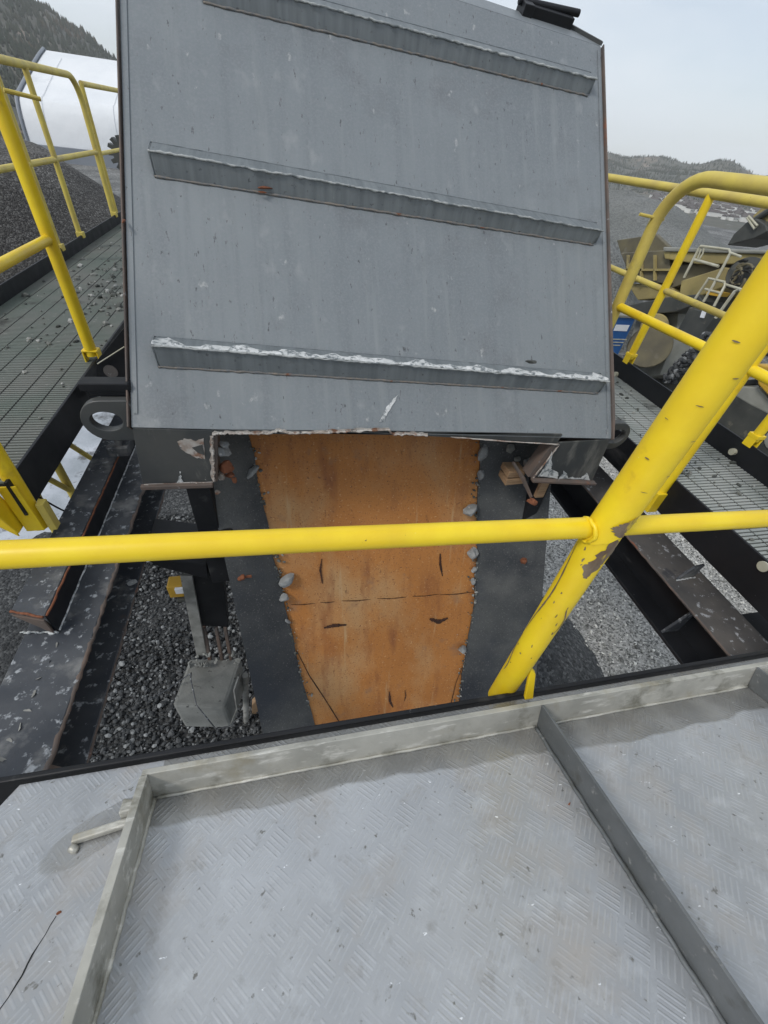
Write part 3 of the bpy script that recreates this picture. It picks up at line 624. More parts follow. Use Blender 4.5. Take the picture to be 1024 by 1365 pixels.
cR = ay(821, 582, 1.50); lug(cR.x, cR.z, 1.50, .075, .048, -1)
# clamp above the left lug and hinge boxes at the top right
mb = MB(); c_ = ay(142, 512, 1.56); mb.box(c_, (.16, .06, .03)); mb.box(c_ + V((.01, 0, -.025)), (.14, .05, .02)); mb.box(c_ + V((0, .05, -.05)), (.10, .03, .05)); mb.build('side_bracket', 'black', hd, bevel=.004)
ht = t1 + fu * .13 - hx * .125
mb = MB(); mb.box(ht + V((-.13, 0, .02)), (.25, .07, .05), hx, fu); mb.box(ht + V((-.25, 0, .02)), (.05, .1, .07), hx, fu); mb.tube([ht + V((-.29, 0, .05)), ht + V((.03, 0, .05))], .014, 12); mb.build('hinge', 'black', hd, bevel=.003)
# weld lumps hanging at the left notch
for i, (u, v, s_, m_) in enumerate([(296, 600, .035, 'stone'), (300, 592, .02, 'stone'), (302, 622, .036, 'rust'), (296, 634, .026, 'cut'), (306, 634, .022, 'rust'), (312, 640, .014, 'rust'), (290, 656, .014, 'cut')]):
    p = ay(u, v, 1.50); MB().rock(p, s_, 40 + i, (1, .8, 1.1), rough=1.2).build('slag_lump', m_, hd)

# ---- chute
O0 = ay(490, 590, 1.8); O1 = ay(512, 950, 1.14); od = (O1 - O0); od.x = 0; od.normalize(); on = EX.cross(od); on = on if on.y < 0 else -on
ch = thing('feed_chute', 'steep rusty orange chute with dark liners on both sides, under the hood', 'chute', (.45, 1.3, -3.0))
def op(u, v, h=0): return apl(u, v, O0 + on * h, on)
Lp = [(325, 560), (334, 590), (340, 612), (343, 640), (350, 668), (357, 700), (364, 740), (372, 768), (378, 795), (385, 830), (394, 868), (405, 915), (420, 968), (428, 1000)]
Rp = [(640, 560), (641, 590), (638, 640), (637, 690), (636, 740), (634, 780), (633, 800), (629, 830), (622, 865), (616, 900), (613, 935), (611, 1000)]
def dense(P, n, amp, seed):
    out = []; R_ = random.Random(seed)
    for k in range(len(P) - 1):
        for i in range(n):
            f_ = i / n; out.append((P[k][0] + (P[k + 1][0] - P[k][0]) * f_ + R_.uniform(-amp, amp) * .18 + 1.6 * amp * mnoise.noise(V((k * .9 + f_ * .9, seed * 7, 0))) * .8, P[k][1] + (P[k + 1][1] - P[k][1]) * f_))
    return out + [P[-1]]
def lerpx(P, v):
    for k in range(len(P) - 1):
        if v <= P[k + 1][1] or k == len(P) - 2:
            f_ = max(0, min(1, (v - P[k][1]) / (P[k + 1][1] - P[k][1]))); return P[k][0] + (P[k + 1][0] - P[k][0]) * f_
# floor: slightly dished sheet
mb = MB(); rows = []
for v in range(540, 1021, 8):
    row = []
    ul, ur = lerpx(Lp, v) - 16, lerpx(Rp, v) + 16
    for k in range(25):
        u = ul + (ur - ul) * k / 24; p = op(u, v, 0); t_ = k / 12 - 1
        row.append(p - on * (.020 * (1 - t_ * t_)) + on * .004 * mnoise.noise(p * 3))
    rows.append(row)
for A, B in zip(rows[:-1], rows[1:]): mb.strip(A, B)
mb.build('floor_plate', 'orange', ch, smooth='all')
# side liners: from the floor edge rising outwards to the viewer
def liner(inner, outer, seed):
    I = dense(inner, 6, 1.6, seed); n = len(I); mb = MB()
    A = [op(u, v, .012) for u, v in I]; B = []
    for i in range(n):
        v = I[i][1]; f_ = (v - outer[0][1]) / (outer[1][1] - outer[0][1]); u = outer[0][0] + (outer[1][0] - outer[0][0]) * f_
        B.append(op(u, v, .13))
    k = 8; rows = [[a.lerp(b, j / k) + on * .010 * math.sin(math.pi * j / k) for a, b in zip(A, B)] for j in range(k + 1)]
    for P, Q in zip(rows[:-1], rows[1:]): mb.strip(P, Q)
    mb.strip(A, [a - on * .012 for a in A])
    mb.strip(B, [b - on * .30 for b in B])
    return mb.build('side_liner', 'liner', ch, smooth=True), rows
lin1, rl = liner(Lp, [(268, 600), (352, 985)], 1)
lin2, rr_ = liner(Rp, [(738, 600), (712, 940)], 2)
def bolt(u, v, h, parent):
    p = op(u, v, h); mb = MB().tube([p - on * .01, p + on * .006], .022, 6); mb.rock(p + on * .014, .020, int(u), (1, 1, 1), rough=1.3)
    mb.box(p + V((.025, 0, -.002)) , (.05, .010, .012)); return mb.build('rusty_bolt', 'rust', parent)
bolt(322, 769, .10, lin1); bolt(698, 747, .10, lin2)
# seam and wear slots in the orange plate: torn dark grooves with lips
def slot(pts, w_, name='wear_slot'):
    def hf(u, v):
        ul, ur = lerpx(Lp, v) - 16, lerpx(Rp, v) + 16; t_ = (u - ul) / (ur - ul) * 2 - 1; return -.020 * (1 - t_ * t_) + .0045
    P = []
    for k in range(len(pts) - 1):
        for q in range(3): P.append((pts[k][0] + (pts[k + 1][0] - pts[k][0]) * q / 3, pts[k][1] + (pts[k + 1][1] - pts[k][1]) * q / 3))
    P.append(pts[-1]); P = [op(u, v, hf(u, v)) for u, v in P]; R_ = random.Random(int(pts[0][0])); n = 16; A, B, C_ = [], [], []
    for i in range(n + 1):
        t_ = i / n * (len(P) - 1); k = min(int(t_), len(P) - 2); p = P[k].lerp(P[k + 1], t_ - k); d_ = (P[k + 1] - P[k]).normalized(); s_ = d_.cross(on)
        ww = w_ * (math.sin(math.pi * min(max(i / n, .06), .94)) ** .4) * R_.uniform(.6, 1.2)
        A.append(p + s_ * ww); B.append(p - s_ * ww); C_.append(p + on * .0015)
    mb = MB(); mb.strip(A, C_); mb.strip(C_, B); o = mb.build(name, 'rust_dark', ch)
    return o
for a, b in (((388, 806), (420, 804)), ((427, 803), (446, 802)), ((456, 801), (494, 799)), ((503, 798), (541, 796)), ((550, 795), (585, 792)), ((587, 793), (632, 789))):
    slot([a, ((a[0] + b[0]) / 2, (a[1] + b[1]) / 2 + 1), b], .0028, 'seam_gap')
slot([(429, 745), (427, 760), (430, 778)], .006); slot([(587, 738), (587, 752), (590, 768)], .007)
slot([(432, 837), (445, 834), (462, 833)], .013); slot([(573, 825), (585, 829), (597, 824)], .016)
slot([(519, 922), (520, 935), (524, 943)], .009); slot([(540, 920), (541, 928), (539, 935)], .004)
slot([(396, 868), (412, 900), (432, 930), (452, 962), (466, 985)], .004, 'crack'); slot([(616, 890), (608, 910), (602, 935), (598, 950)], .0035, 'crack')
# back wall above, inside the hood
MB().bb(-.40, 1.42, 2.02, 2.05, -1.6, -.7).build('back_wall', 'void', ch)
# outer support box of the chute, left and right
mb = MB(); mb.bb(-.46, -.36, 1.55, 1.95, -1.9, -1.16); mb.bb(-.50, -.30, 1.50, 1.56, -1.62, -1.5); mb.build('support_box', 'black', ch, bevel=.006)
mb = MB(); mb.bb(1.30, 1.38, 1.55, 1.95, -1.9, -1.22); mb.build('support_box', 'black', ch, bevel=.006)

# ---- rocks lodged on the chute
RK = [(627, 679, .034, (1.2, .8, .9), .03, 'angular grey stone lying loose on the orange plate left of the right liner'),
      (643, 606, .032, (.8, .7, 1.5), .02, 'dark upright stone wedged at the top end of the right liner'),
      (641, 632, .024, (.7, .7, 1.5), .02, 'thin stone just under the topmost wedged stone at right liner'),
      (630, 739, .030, (.9, .7, 1.2), .02, 'pale pointed stone wedged at right liner just under the yellow bar'),
      (632, 760, .018, (.8, .8, 1), .02, 'small stone just below the pale pointed stone on the right liner edge'),
      (631, 775, .018, (.7, .7, 1.1), .02, 'lowest small stone of the three under the yellow bar at the right liner'),
      (616, 866, .028, (.8, .7, 1), .02, 'bluish stone low on the right edge of the orange plate'),
      (379, 776, .034, (.7, .7, 1.4), .02, 'long grey stone wedged at the left liner edge below the yellow bar'),
      (380, 797, .024, (.9, .8, 1), .02, 'white faced stone wedged directly under the long grey stone at left'),
      (335, 630, .030, (.6, .5, 1.7), .03, 'slim pale stone stuck on the left liner near the cut opening'),
      (384, 828, .014, (.5, .6, 1.6), .02, 'thin pale splinter of stone at left edge beneath the white faced stone')]
for i, (u, v, s_, sq, h, lb) in enumerate(RK):
    single(MB().rock(op(u, v, h), s_ * 1.45, 60 + i, sq, rough=.8), 'stone', 'stone', lb, 'stone', 'stones lodged along the chute edges')
for i, (u, v, s_, y, lb) in enumerate([(703, 616, .032, 1.62, 'pale angular stone resting above the wooden blocks at the right notch'),
        (680, 598, .030, 1.70, 'dark stone at the left of the pile inside the right notch'), (695, 598, .026, 1.74, 'dark stone in the middle of the pile inside the right notch'),
        (718, 600, .030, 1.72, 'dark stone at the right of the pile inside the right notch'), (690, 612, .022, 1.68, 'small stone between the wooden block and the dark pile')]):
    single(MB().rock(ay(u, v, y), s_, 90 + i, (1.1, .9, .9), rough=.8), 'stone', 'stone' if i == 0 else 'dust', lb, 'stone', 'stones piled inside the right notch')
p = ay(684, 626, 1.56)
single(MB().box(p, (.10, .09, .035), V((1, .1, -.1)), EY), 'wood_block', 'wood', 'short wooden block, upper of the two jammed under the right flange', 'wood block', bevel=.002)
single(MB().box(p + V((.005, -.005, -.042)), (.11, .09, .035), V((1, .05, .02)), EY), 'wood_block', 'wood', 'short wooden block, lower of the two jammed under the right flange', 'wood block', bevel=.002)
q1, q2 = ay(684, 616, 1.52), ay(708, 662, 1.44)
single(MB().tube([q1, q1.lerp(q2, .5) + EZ * .01, q2], [.008, .012, .009], 6), 'iron_bar', 'rustedge', 'bent flat iron bar hanging past the wooden blocks', 'iron bar')
q1, q2 = ay(722, 640, 1.5), ay(722, 664, 1.46)
mb = MB().box((q1 + q2) / 2, (.05, .02, (q1 - q2).length)); single(mb, 'wood_peg', 'wood', 'upright wooden peg below the right flange lip', 'wood peg', bevel=.002)
p = ay(708, 668, 1.43)
single(MB().rock(p, .026, 5, (1.2, .8, .9), rough=1.5).tube([p, p + V((.03, 0, -.02))], .012, 8), 'bolt', 'rust', 'rusty loose bolt at the lower end of the bent iron bar', 'bolt')

# ---- left side: big frame beam, channel lying on it
zt = -1.5
lb = thing('frame_beam', 'wide dark speckled frame beam below the left walkway', 'steel beam', (-1.0, 1.4, -1.9))
MB().bb(-1.005, -.771, .41, 2.9, zt - .02, zt).build('top_flange', 'beam', lb, bevel=.003)
MB().bb(-.90, -.88, .41, 2.9, zt - .232, zt - .0205).build('web', 'black', lb, bevel=.002)
MB().bb(-1.005, -.768, .41, 2.9, -1.752, -1.7325).build('lower_flange', 'beam', lb, bevel=.003)
bead([V((-.771, .42, zt - .008)), V((-.771, 2.5, zt - .008))], .008, 160, 21, 'rusty_edge', 'rustedge', lb, .3)
bead([V((-.768, .42, -1.742)), V((-.768, 2.5, -1.742))], .006, 160, 22, 'rusty_edge', 'rustedge', lb, .3)
MB().prism([V((-.879, .62, zt - .021)), V((-.775, .62, -1.732)), V((-.879, .62, -1.732))], V((0, .012, 0))).build('gusset', 'rustedge', lb)
R_ = random.Random(12)
for i in range(9):
    p = az(75 - i * 10 + R_.uniform(-4, 4), 860 + i * 22 - (i > 5) * 4, zt)
    MB().rock(p, R_.uniform(.006, .014), 70 + i, (1.3, 1, .06), rough=2).build('white_splash', 'dustwarm', lb)
lc = thing('channel_bar', 'rusty edged channel bar lying on the left frame beam', 'steel channel', (-1.0, 1.6, zt))
xe, xw = -.893, -.95
MB().prism([V((xe, 1.06, zt + .001)), V((xe, 1.06, zt + .10)), V((xe - .008, 1.06, zt + .10)), V((xe - .008, 1.06, zt + .001))], V((0, 1.75, 0))).build('side', 'black', lc, bevel=.0015)
MB().prism([V((xe - .0085, 1.06, zt + .10)), V((xe - .0085, 1.06, zt + .090)), V((xw - .07, 1.10, zt + .090)), V((xw - .07, 1.10, zt + .10))], V((0, 1.7, 0))).build('top', 'beam', lc, bevel=.0015)
MB().prism([V((xe - .01, 1.055, zt + .002)), V((xe - .01, 1.055, zt + .089)), V((xw - .07, 1.095, zt + .089)), V((xw + .02, 1.095, zt + .002))], V((0, -.008, 0))).build('end_plate', 'rustedge', lc, bevel=.0015)
bead([V((xe, 1.06, zt + .10)), V((xe, 2.3, zt + .10))], .004, 90, 31, 'rusty_edge', 'rust', lc, .3)
bead([V((xe - .01, 1.056, zt + .10)), V((xw - .07, 1.096, zt + .10))], .0045, 20, 32, 'rusty_edge', 'rust', lc, .3)
bead([V((xe + .004, 1.06, zt + .004)), V((xe + .004, 2.4, zt + .004))], .0035, 90, 33, 'weld_line', 'white_scrape', lc, .3)
bead([V((xe + .004, 1.05, zt + .004)), V((xe - .13, 1.07, zt + .004))], .004, 30, 34, 'weld_line', 'white_scrape', lc, .6)
# small block at the far end of the channel
p = ay(160, 596, 2.05); mb = MB(); mb.box(p, (.10, .10, .05)); mb.box(p + V((.01, 0, .05)), (.03, .06, .06)); mb.box(p + V((.01, 0, .085)), (.11, .08, .012))
single(mb, 'clamp_block', 'beam', 'small steel clamp block under the left lifting ring', 'clamp', bevel=.003)
single(MB().rock(az(176, 777, -1.732), .022, 3, (1.4, .8, .6)), 'stone', 'stone', 'single white stone lying on the lower left beam flange', 'stone')

# ---- right side frame beam
rb = thing('frame_beam', 'long frame beam with pale scaly top flange below the right walkway', 'steel beam', (1.6, 1.4, -1.9))
zr = -1.45
xi = az(835, 712, zr).x; xo = xi + .232
MB().bb(xi, xo, .41, 2.9, zr - .016, zr).build('top_flange', 'beam_light', rb, bevel=.003)
MB().bb(xi + .105, xi + .125, .41, 2.9, zr - .232, zr - .0165).build('web', 'black', rb, bevel=.002)
xl = az(700, 915, -1.95).x
MB().bb(xi, xo, .41, 2.9, zr - .252, zr - .2325).build('lower_flange', 'black', rb, bevel=.003)
MB().prism([V((xi + .104, .80, zr - .018)), V((xi + .104, .80, zr - .231)), V((xi + .01, .80, zr - .231))], V((0, .012, 0))).build('gusset', 'beam', rb)
MB().bb(xo + .001, 2.45, .41, .74, zr - .25, zr - .03).build('end_plate', 'black', rb, bevel=.003)
p = az(915, 772, zr)
MB().prism([p + V((-.055, 0, .001)), p + V((.055, .01, .001)), p + V((.060, .01, .085)), p + V((-.01, 0, .085))], V((.0, .012, 0))).build('stop_plate', 'beam', rb, bevel=.002)
bead([p + V((-.06, -.004, .003)), p + V((.055, .004, .003))], .0035, 24, 51, 'weld_bead', 'white_scrape', rb)
bead([V((xi, .42, zr - .006)), V((xi, 2.6, zr - .006))], .005, 160, 52, 'rusty_edge', 'rustedge', rb, .3)

# ---- walkways
def walkway(nm, x0, x1, y0, y1, z, m, label, inner_x, hin, outer_h, seed, loc):
    t = thing(nm, label, 'walkway', loc)
    MB().bb(x0, x1, y0, y1, z - .03, z - .008).build('deck_plate', 'void', t)
    mb = MB(); npl = max(1, round((x1 - x0) / .105)); pw = (x1 - x0) / npl; y = y0; pitch = .021
    while y < y1:
        for k in range(npl):
            mb.bb(x0 + k * pw + .004, x0 + (k + 1) * pw - .004, y, y + .0135, z - .0078, z)
        y += pitch * (1 if y < 4.5 else 1.0)
    o = mb.build('grating', m, t); o['kind'] = 'stuff'
    for k in range(1, npl):
        mb = MB().bb(x0 + k * pw - .0035, x0 + k * pw + .0035, y0, y1, z - .0079, z - .003); mb.build('plank_seam', 'void', t)
    s_ = 1 if inner_x > x1 - .05 else -1
    e0 = inner_x; e1 = inner_x + s_ * .012
    MB().bb(min(e0, e1), max(e0, e1), y0 - .02, y1, z - hin, z + .012).build('side_plate', 'black', t, bevel=.002)
    xo_ = x0 if inner_x > x1 - .05 else x1
    MB().bb(xo_ - .006, xo_ + .006, y0 - .1, y1, z - .2, z + outer_h).build('toe_plate', 'black', t, bevel=.002)
    return t
WZ = -1.10
WR = -1.12
wlk = walkway('walkway', -1.85, -1.045, 1.47, 8.2, WZ, 'grate', 'left walkway of dirty green grey grating littered with stone chips', -1.045, .155, .10, 1, (-1.4, 2, -1.2))
wrk = walkway('walkway', 1.85, 2.345, .3, 5.0, WR, 'grate2', 'right walkway of clean grey grating with black side plates', 1.85 , .176, .12, 2, (2.0, 2, -1.2))
p = ax(1018, 755, 1.835)
MB().tube([p, p - EX * .006], .022, 20).build('round_mark', 'steel', wrk)
# toe plate clamps with the round bolt heads
for u, v in ((820, 487), (977, 590)):
    p = ax(u + 4, v + 12, 2.35); MB().tube([p, p - EX * .03], .018, 10).build('bolt_head', 'steel', wrk)
def chips(name, pts, m, label, smin, smax, seed):
    R_ = random.Random(seed); mb = MB()
    ico = [(0, 0, -1), (.72, -.53, -.45), (-.28, -.85, -.45), (-.89, 0, -.45), (-.28, .85, -.45), (.72, .53, -.45), (.28, -.85, .45), (-.72, -.53, .45), (-.72, .53, .45), (.28, .85, .45), (.89, 0, .45), (0, 0, 1)]
    fc = [(0, 1, 2), (1, 0, 5), (0, 2, 3), (0, 3, 4), (0, 4, 5), (1, 5, 10), (2, 1, 6), (3, 2, 7), (4, 3, 8), (5, 4, 9), (1, 10, 6), (2, 6, 7), (3, 7, 8), (4, 8, 9), (5, 9, 10), (6, 10, 11), (7, 6, 11), (8, 7, 11), (9, 8, 11), (10, 9, 11)]
    for p in pts:
        s_ = smin + (smax - smin) * R_.random() ** 2; rot = Matrix.Rotation(R_.uniform(0, 6.3), 3, 'Z') @ Matrix.Rotation(R_.uniform(0, 6.3), 3, 'X')
        sq = (R_.uniform(.7, 1.3), R_.uniform(.5, 1), R_.uniform(.4, .9))
        mb.add([V(p) + rot @ V((x * sq[0] * R_.uniform(.8, 1.15), y_ * sq[1] * R_.uniform(.8, 1.15), z * sq[2])) * s_ for x, y_, z in ico], fc)
    o = mb.build(name, m, None, kind='stuff'); o['label'] = label; o['category'] = 'stone chips'; return o
def chipmat(name, cols):
    m = bpy.data.materials.new(name); m.use_nodes = True; t = m.node_tree; b = t.nodes['Principled BSDF']
    gi = t.nodes.new('ShaderNodeNewGeometry'); r = t.nodes.new('ShaderNodeValToRGB'); r.color_ramp.interpolation = 'LINEAR'
    e = r.color_ramp.elements; e[0].color = (*cols[0], 1); e[1].color = (*cols[-1], 1)
    for i, cc in enumerate(cols[1:-1]): x = e.new((i + 1) / (len(cols) - 1)); x.color = (*cc, 1)
    t.links.new(gi.outputs['Random Per Island'], r.inputs['Fac']); t.links.new(r.outputs['Color'], b.inputs['Base Color']); b.inputs['Roughness'].default_value = .7
    return m
M['chip'] = chipmat('stone chips', [(.04, .045, .04), (.09, .095, .085), (.15, .155, .14), (.42, .42, .40)])
M['chip_dark'] = chipmat('dark gravel stones', [(.015, .017, .018), (.03, .033, .035), (.05, .053, .055), (.07, .073, .075), (.26, .27, .27)])
M['chip_light'] = chipmat('light gravel stones', [(.05, .05, .045), (.28, .28, .26), (.50, .49, .45), (.72, .71, .66)])
R_ = random.Random(5)
pts = []
for i in range(260):
    x = R_.uniform(-1.8, -1.0); y = 1.1 + 5.5 * R_.random() ** 1.0
    if mnoise.noise(V((x * 2.2, y * 1.6, 0))) > -.12 or R_.random() < .3: pts.append((x, y, WZ + .004))
for i in range(300): pts.append((-1.15 + R_.gauss(0, .16), 4.0 + R_.gauss(0, .55), WZ + .004))
pts = [p for p in pts if -1.83 < p[0] < -1.05]
chips('grit', pts, 'chip', 'scattered pale stone grit lying on the left walkway grating', .006, .026, 1)
pts = [(R_.uniform(1.88, 2.33), R_.uniform(.6, 3.2), WR + .004) for _ in range(150)]
chips('grit', pts, 'chip', 'sparse stone grit lying on the right walkway grating', .004, .018, 2)

# ---- gravel under the machine
def gravelbed(name, x0, x1, y0, y1, n, m, lab, s0, s1, seed, z=GZ):
    R_ = random.Random(seed); pts = [(R_.uniform(x0, x1), R_.uniform(y0, y1), z + .01 + .03 * R_.random()) for _ in range(n)]
    return chips(name, pts, m, lab, s0, s1, seed)
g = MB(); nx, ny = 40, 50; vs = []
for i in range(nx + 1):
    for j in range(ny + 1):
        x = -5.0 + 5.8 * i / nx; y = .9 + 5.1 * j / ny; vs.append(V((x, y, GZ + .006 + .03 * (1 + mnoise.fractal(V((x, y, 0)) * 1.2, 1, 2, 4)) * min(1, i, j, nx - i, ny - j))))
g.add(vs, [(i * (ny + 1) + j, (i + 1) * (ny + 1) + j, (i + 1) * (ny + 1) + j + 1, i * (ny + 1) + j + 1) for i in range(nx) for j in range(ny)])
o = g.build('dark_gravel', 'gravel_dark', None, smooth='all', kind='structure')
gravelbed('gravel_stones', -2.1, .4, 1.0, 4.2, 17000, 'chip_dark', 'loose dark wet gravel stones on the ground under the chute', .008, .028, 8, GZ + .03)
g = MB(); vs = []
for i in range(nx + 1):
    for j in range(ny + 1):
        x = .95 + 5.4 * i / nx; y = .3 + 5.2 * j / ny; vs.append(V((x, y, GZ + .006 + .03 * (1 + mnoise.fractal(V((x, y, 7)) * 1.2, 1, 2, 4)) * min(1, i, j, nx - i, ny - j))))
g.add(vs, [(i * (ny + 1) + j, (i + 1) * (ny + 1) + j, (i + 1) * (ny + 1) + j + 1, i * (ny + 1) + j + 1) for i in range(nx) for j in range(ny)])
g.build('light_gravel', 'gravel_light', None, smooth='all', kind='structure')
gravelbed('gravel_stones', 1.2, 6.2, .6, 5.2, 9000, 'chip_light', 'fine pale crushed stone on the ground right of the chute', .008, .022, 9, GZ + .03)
# dark heap below right of the chute
hq = heap('gravel_heap', (2.15, 1.75, GZ), 1.05, 1.5, .55, 'gravel_dark', 'low dark gravel heap on the ground right of the chute', 9)
# fines caught along the chute edges
R_ = random.Random(77); pts = []
for P_, sgn, n_ in ((Lp, 1, 150), (Rp, -1, 190)):
    for i in range(n_):
        v = 585 + 370 * R_.random() ** .9; u = lerpx(P_, v) + sgn * (R_.expovariate(1 / 3.5) - 1.5)
        if mnoise.noise(V((v * .03, sgn * 9, 0))) > -.25 or R_.random() < .25: pts.append(op(u, v, .008 if sgn * (u - lerpx(P_, v)) > 0 else .018))
chips('chute_fines', pts, 'chip', 'small stone fines caught along both edges of the orange chute plate', .004, .013, 78)
# snow patch at left
g = MB(); vs = []
for i in range(41):
    for j in range(41):
        x = -4.2 + 2.5 * i / 40; y = 3.3 + 4.6 * j / 40; e_ = min(i, j, 40 - i, 40 - j) / 40
        vs.append(V((x, y, GZ - .02 + .09 * min(1, e_ * 5) + .03 * mnoise.noise(V((x, y, 3)) * 2.0))))
g.add(vs, [(i * 41 + j, (i + 1) * 41 + j, (i + 1) * 41 + j + 1, i * 41 + j + 1) for i in range(40) for j in range(40)])
g.build('snow_patch', 'snow', None, smooth='all', kind='structure')

# ---- left rails
def rail(nm, label, loc, m, x, top_z, mid_z, posts, y0, y1, r=.021, rp=.021, base=-1.02, bend=.16, bend0=False, foot=True):
    t = thing(nm, label, 'railing', loc)
    P = []
    if bend0: P = arc((x, y0 + bend, top_z - bend), -EY, EZ, bend, 0, math.pi / 2, 8)[0:]; P = [V((x, y0, base))] + P
    else: P = [V((x, y0, top_z))]
    if bend: P += arc((x, y1 - bend, top_z - bend), EZ, EY, bend, 0, math.pi / 2, 8) + [V((x, y1, base))]
    else: P += [V((x, y1, top_z))]
    MB().tube(P, r, 20).build('top_rail', m, t, smooth=True)
    MB().tube([V((x, y0, mid_z)), V((x, y1, mid_z))], r * .82, 18).build('mid_rail', m, t, smooth=True)
    for y in posts: MB().tube([V((x, y, base)), V((x, y, top_z))], rp, 20).build('post', m, t, smooth=True)
    return t
rc = rail('guard_rail', 'yellow rail on the inner edge of the left walkway, nearest its grating', (-.96, 2.4, -1.1), 'yellow', -1.05, .08, -.515, [2.58], .4, 2.58, r=.0255, rp=.029, bend=0, base=-1.07)
mb = MB(); p = V((-1.05, 2.58, -1.085)); mb.box(p + V((0, 0, .045)), (.075, .06, .008)); mb.box(p + V((-.035, 0, .01)), (.008, .055, .08)); mb.box(p + V((.035, 0, .0)), (.008, .055, .09)); mb.build('foot_clamp', 'yellow', rc, bevel=.002)
# near post with channel bracket and bolt
x = -1.045; OY = .10; OZ = -.09; MB().tube([V((x, 1.50, -1.36)), V((x, 1.50, .07))], .029, 20).build('post', 'yellow', rc, smooth=True)
mb = MB(); a0 = V((x, 1.40, -1.27))
mb.prism([V((x - .035, 1.36 + OY, -1.26 + OZ)), V((x + .03, 1.36 + OY, -1.26 + OZ)), V((x + .03, 1.352 + OY, -1.02 + OZ)), V((x - .035, 1.352 + OY, -1.02 + OZ))], V((0, .006, 0)))
mb.prism([V((x - .05, 1.33 + OY, -1.24 + OZ)), V((x - .042, 1.33 + OY, -1.24 + OZ)), V((x - .042, 1.33, -.98)), V((x - .05, 1.33, -.98))], V((0, .08, 0)))
mb.prism([V((x - .11, 1.33 + OY, -1.18 + OZ)), V((x - .05, 1.33 + OY, -1.26 + OZ)), V((x - .05, 1.33 + OY, -1.06 + OZ)), V((x - .12, 1.33 + OY, -1.05 + OZ))], V((0, .008, 0)))
mb.build('channel_bracket', 'yellow', rc, bevel=.003)
mb = MB().tube([V((x - .078, 1.328 + OY, -1.12 + OZ)), V((x - .078, 1.312 + OY, -1.12 + OZ))], .016, 6); mb.build('bolt', 'steel', rc)
MB().box(V((x + .055, 1.39 + OY, -1.2 + OZ)), (.028, .04, .14)).build('stub_angle', 'yellow_worn', rc, bevel=.003)
p = ax(5, 120, x); q = ax(54, 132, x + .1)
MB().tube([p, q], .008, 8).build('latch_pin', 'yellow_worn', rc, smooth=True)
rd = rail('guard_rail', 'weathered yellow rail section along the outer edge of the left walkway', (-1.85, 5, -1.05), 'yellow_worn', -1.87, .135, -.44, [4.72, 5.28], 3.6, 6.5, r=.027, rp=.023, bend=.22, base=-1.0)
for y in (4.72, 5.28, 6.5): MB().box(V((-1.862, y, -1.0)), (.06, .06, .05)).build('foot_clamp', 'yellow_worn', rd, bevel=.003)
re_ = rail('guard_rail', 'second outer yellow rail farther along the left walkway, beside the hood', (-1.85, 7.5, -1.05), 'yellow_worn', -1.87, .09, -.46, [8.4], 6.62, 9.5, r=.024, rp=.022, bend=0, bend0=False, base=-1.0)
MB().tube([V((-1.87, 6.62, -1.0)), V((-1.87, 6.62, .09))], .022, 16).build('end_post', 'yellow_worn', re_, smooth=True)
# stair under the left walkway
st = thing('access_stair', 'thin yellow stair struts under the left walkway above the snow', 'stair', (-1.6, 3.6, GZ))
for k, (a, b) in enumerate((((75, 618), (102, 668)), ((95, 594), (128, 615)), ((68, 640), (105, 660)), ((50, 660), (75, 712)))):
    p, q = ax(*a, -1.42), ax(*b, -1.42); d_ = (q - p).normalized(); MB().tube([p - d_ * .25, q + d_ * (.12 if k else .9)], .017 if k else .024, 10).build('strut', 'yellow_worn', st, smooth=True)
p, q = ax(52, 662, -1.3), ax(92, 684, -1.3); single(MB().tube([p - (q - p) * .5, p.lerp(q, .5) - EZ * .01, q + (q - p) * .3], .005, 6), 'cable', 'void', 'thin black cable crossing the gap above the snow', 'cable', smooth='all')
# plate with round hole in the left gap
fp = thing('frame_plate', 'black plate with a round hole between left walkway and hood', 'steel plate', (-.9, 2.4, -1.2))
pc = ay(150, 495, 2.36)
mb = MB(); mb.prism([ay(128, 512, 2.36), ay(168, 512, 2.36), ay(172, 432, 2.36), ay(166, 436, 2.36), ay(128, 482, 2.36)], EY * .012); mb.build('plate', 'black', fp, bevel=.002)
MB().tube([pc + V((-.008, -.003, 0)), pc + V((-.008, .0, 0))], .034, 24).build('hole_ring', 'beam_light', fp)
MB().tube([ay(130, 485, 2.35), ay(166, 462, 2.35)], .003, 6).build('cable', 'steel', fp)
mb = MB(); mb.box(ay(142, 522, 2.3), (.17, .05, .05)); mb.build('shelf', 'beam', fp, bevel=.008)

# ---- right rails
XA = 1.828
ra = thing('guard_rail', 'yellow rail with large rounded bend on the inner edge of the right walkway', 'railing', (XA, 1.5, -1.1))
cA = ax(925, 250, XA); yb = ax(825, 408, XA).y + .01
topz = .0; rA = .22
P = [V((XA, yb, -1.30)), V((XA, yb, topz - rA))] + arc((XA, yb - rA, topz - rA), EY, EZ, rA, 0, math.pi / 2, 10) + [V((XA, -.5, topz + .02))]
MB().tube(P, .029, 24).build('top_rail', 'yellow_worn', ra, smooth=True)
ma, mb_ = ax(826, 409, XA), ax(1000, 492, XA); mz = (ma.z + mb_.z) / 2
MB().tube([V((XA, yb, ma.z)), V((XA, mb_.y, mb_.z)), V((XA, -.5, mb_.z))], .021, 20).build('mid_rail', 'yellow', ra, smooth=True)
py = ax(930, 585, XA).y
MB().tube([V((XA, py, -1.30)), V((XA, py, topz))], .027, 20).build('post', 'yellow', ra, smooth=True)
MB().box(V((XA - .012, py, -1.25)), (.06, .07, .12)).build('foot_bracket', 'yellow', ra, bevel=.003)
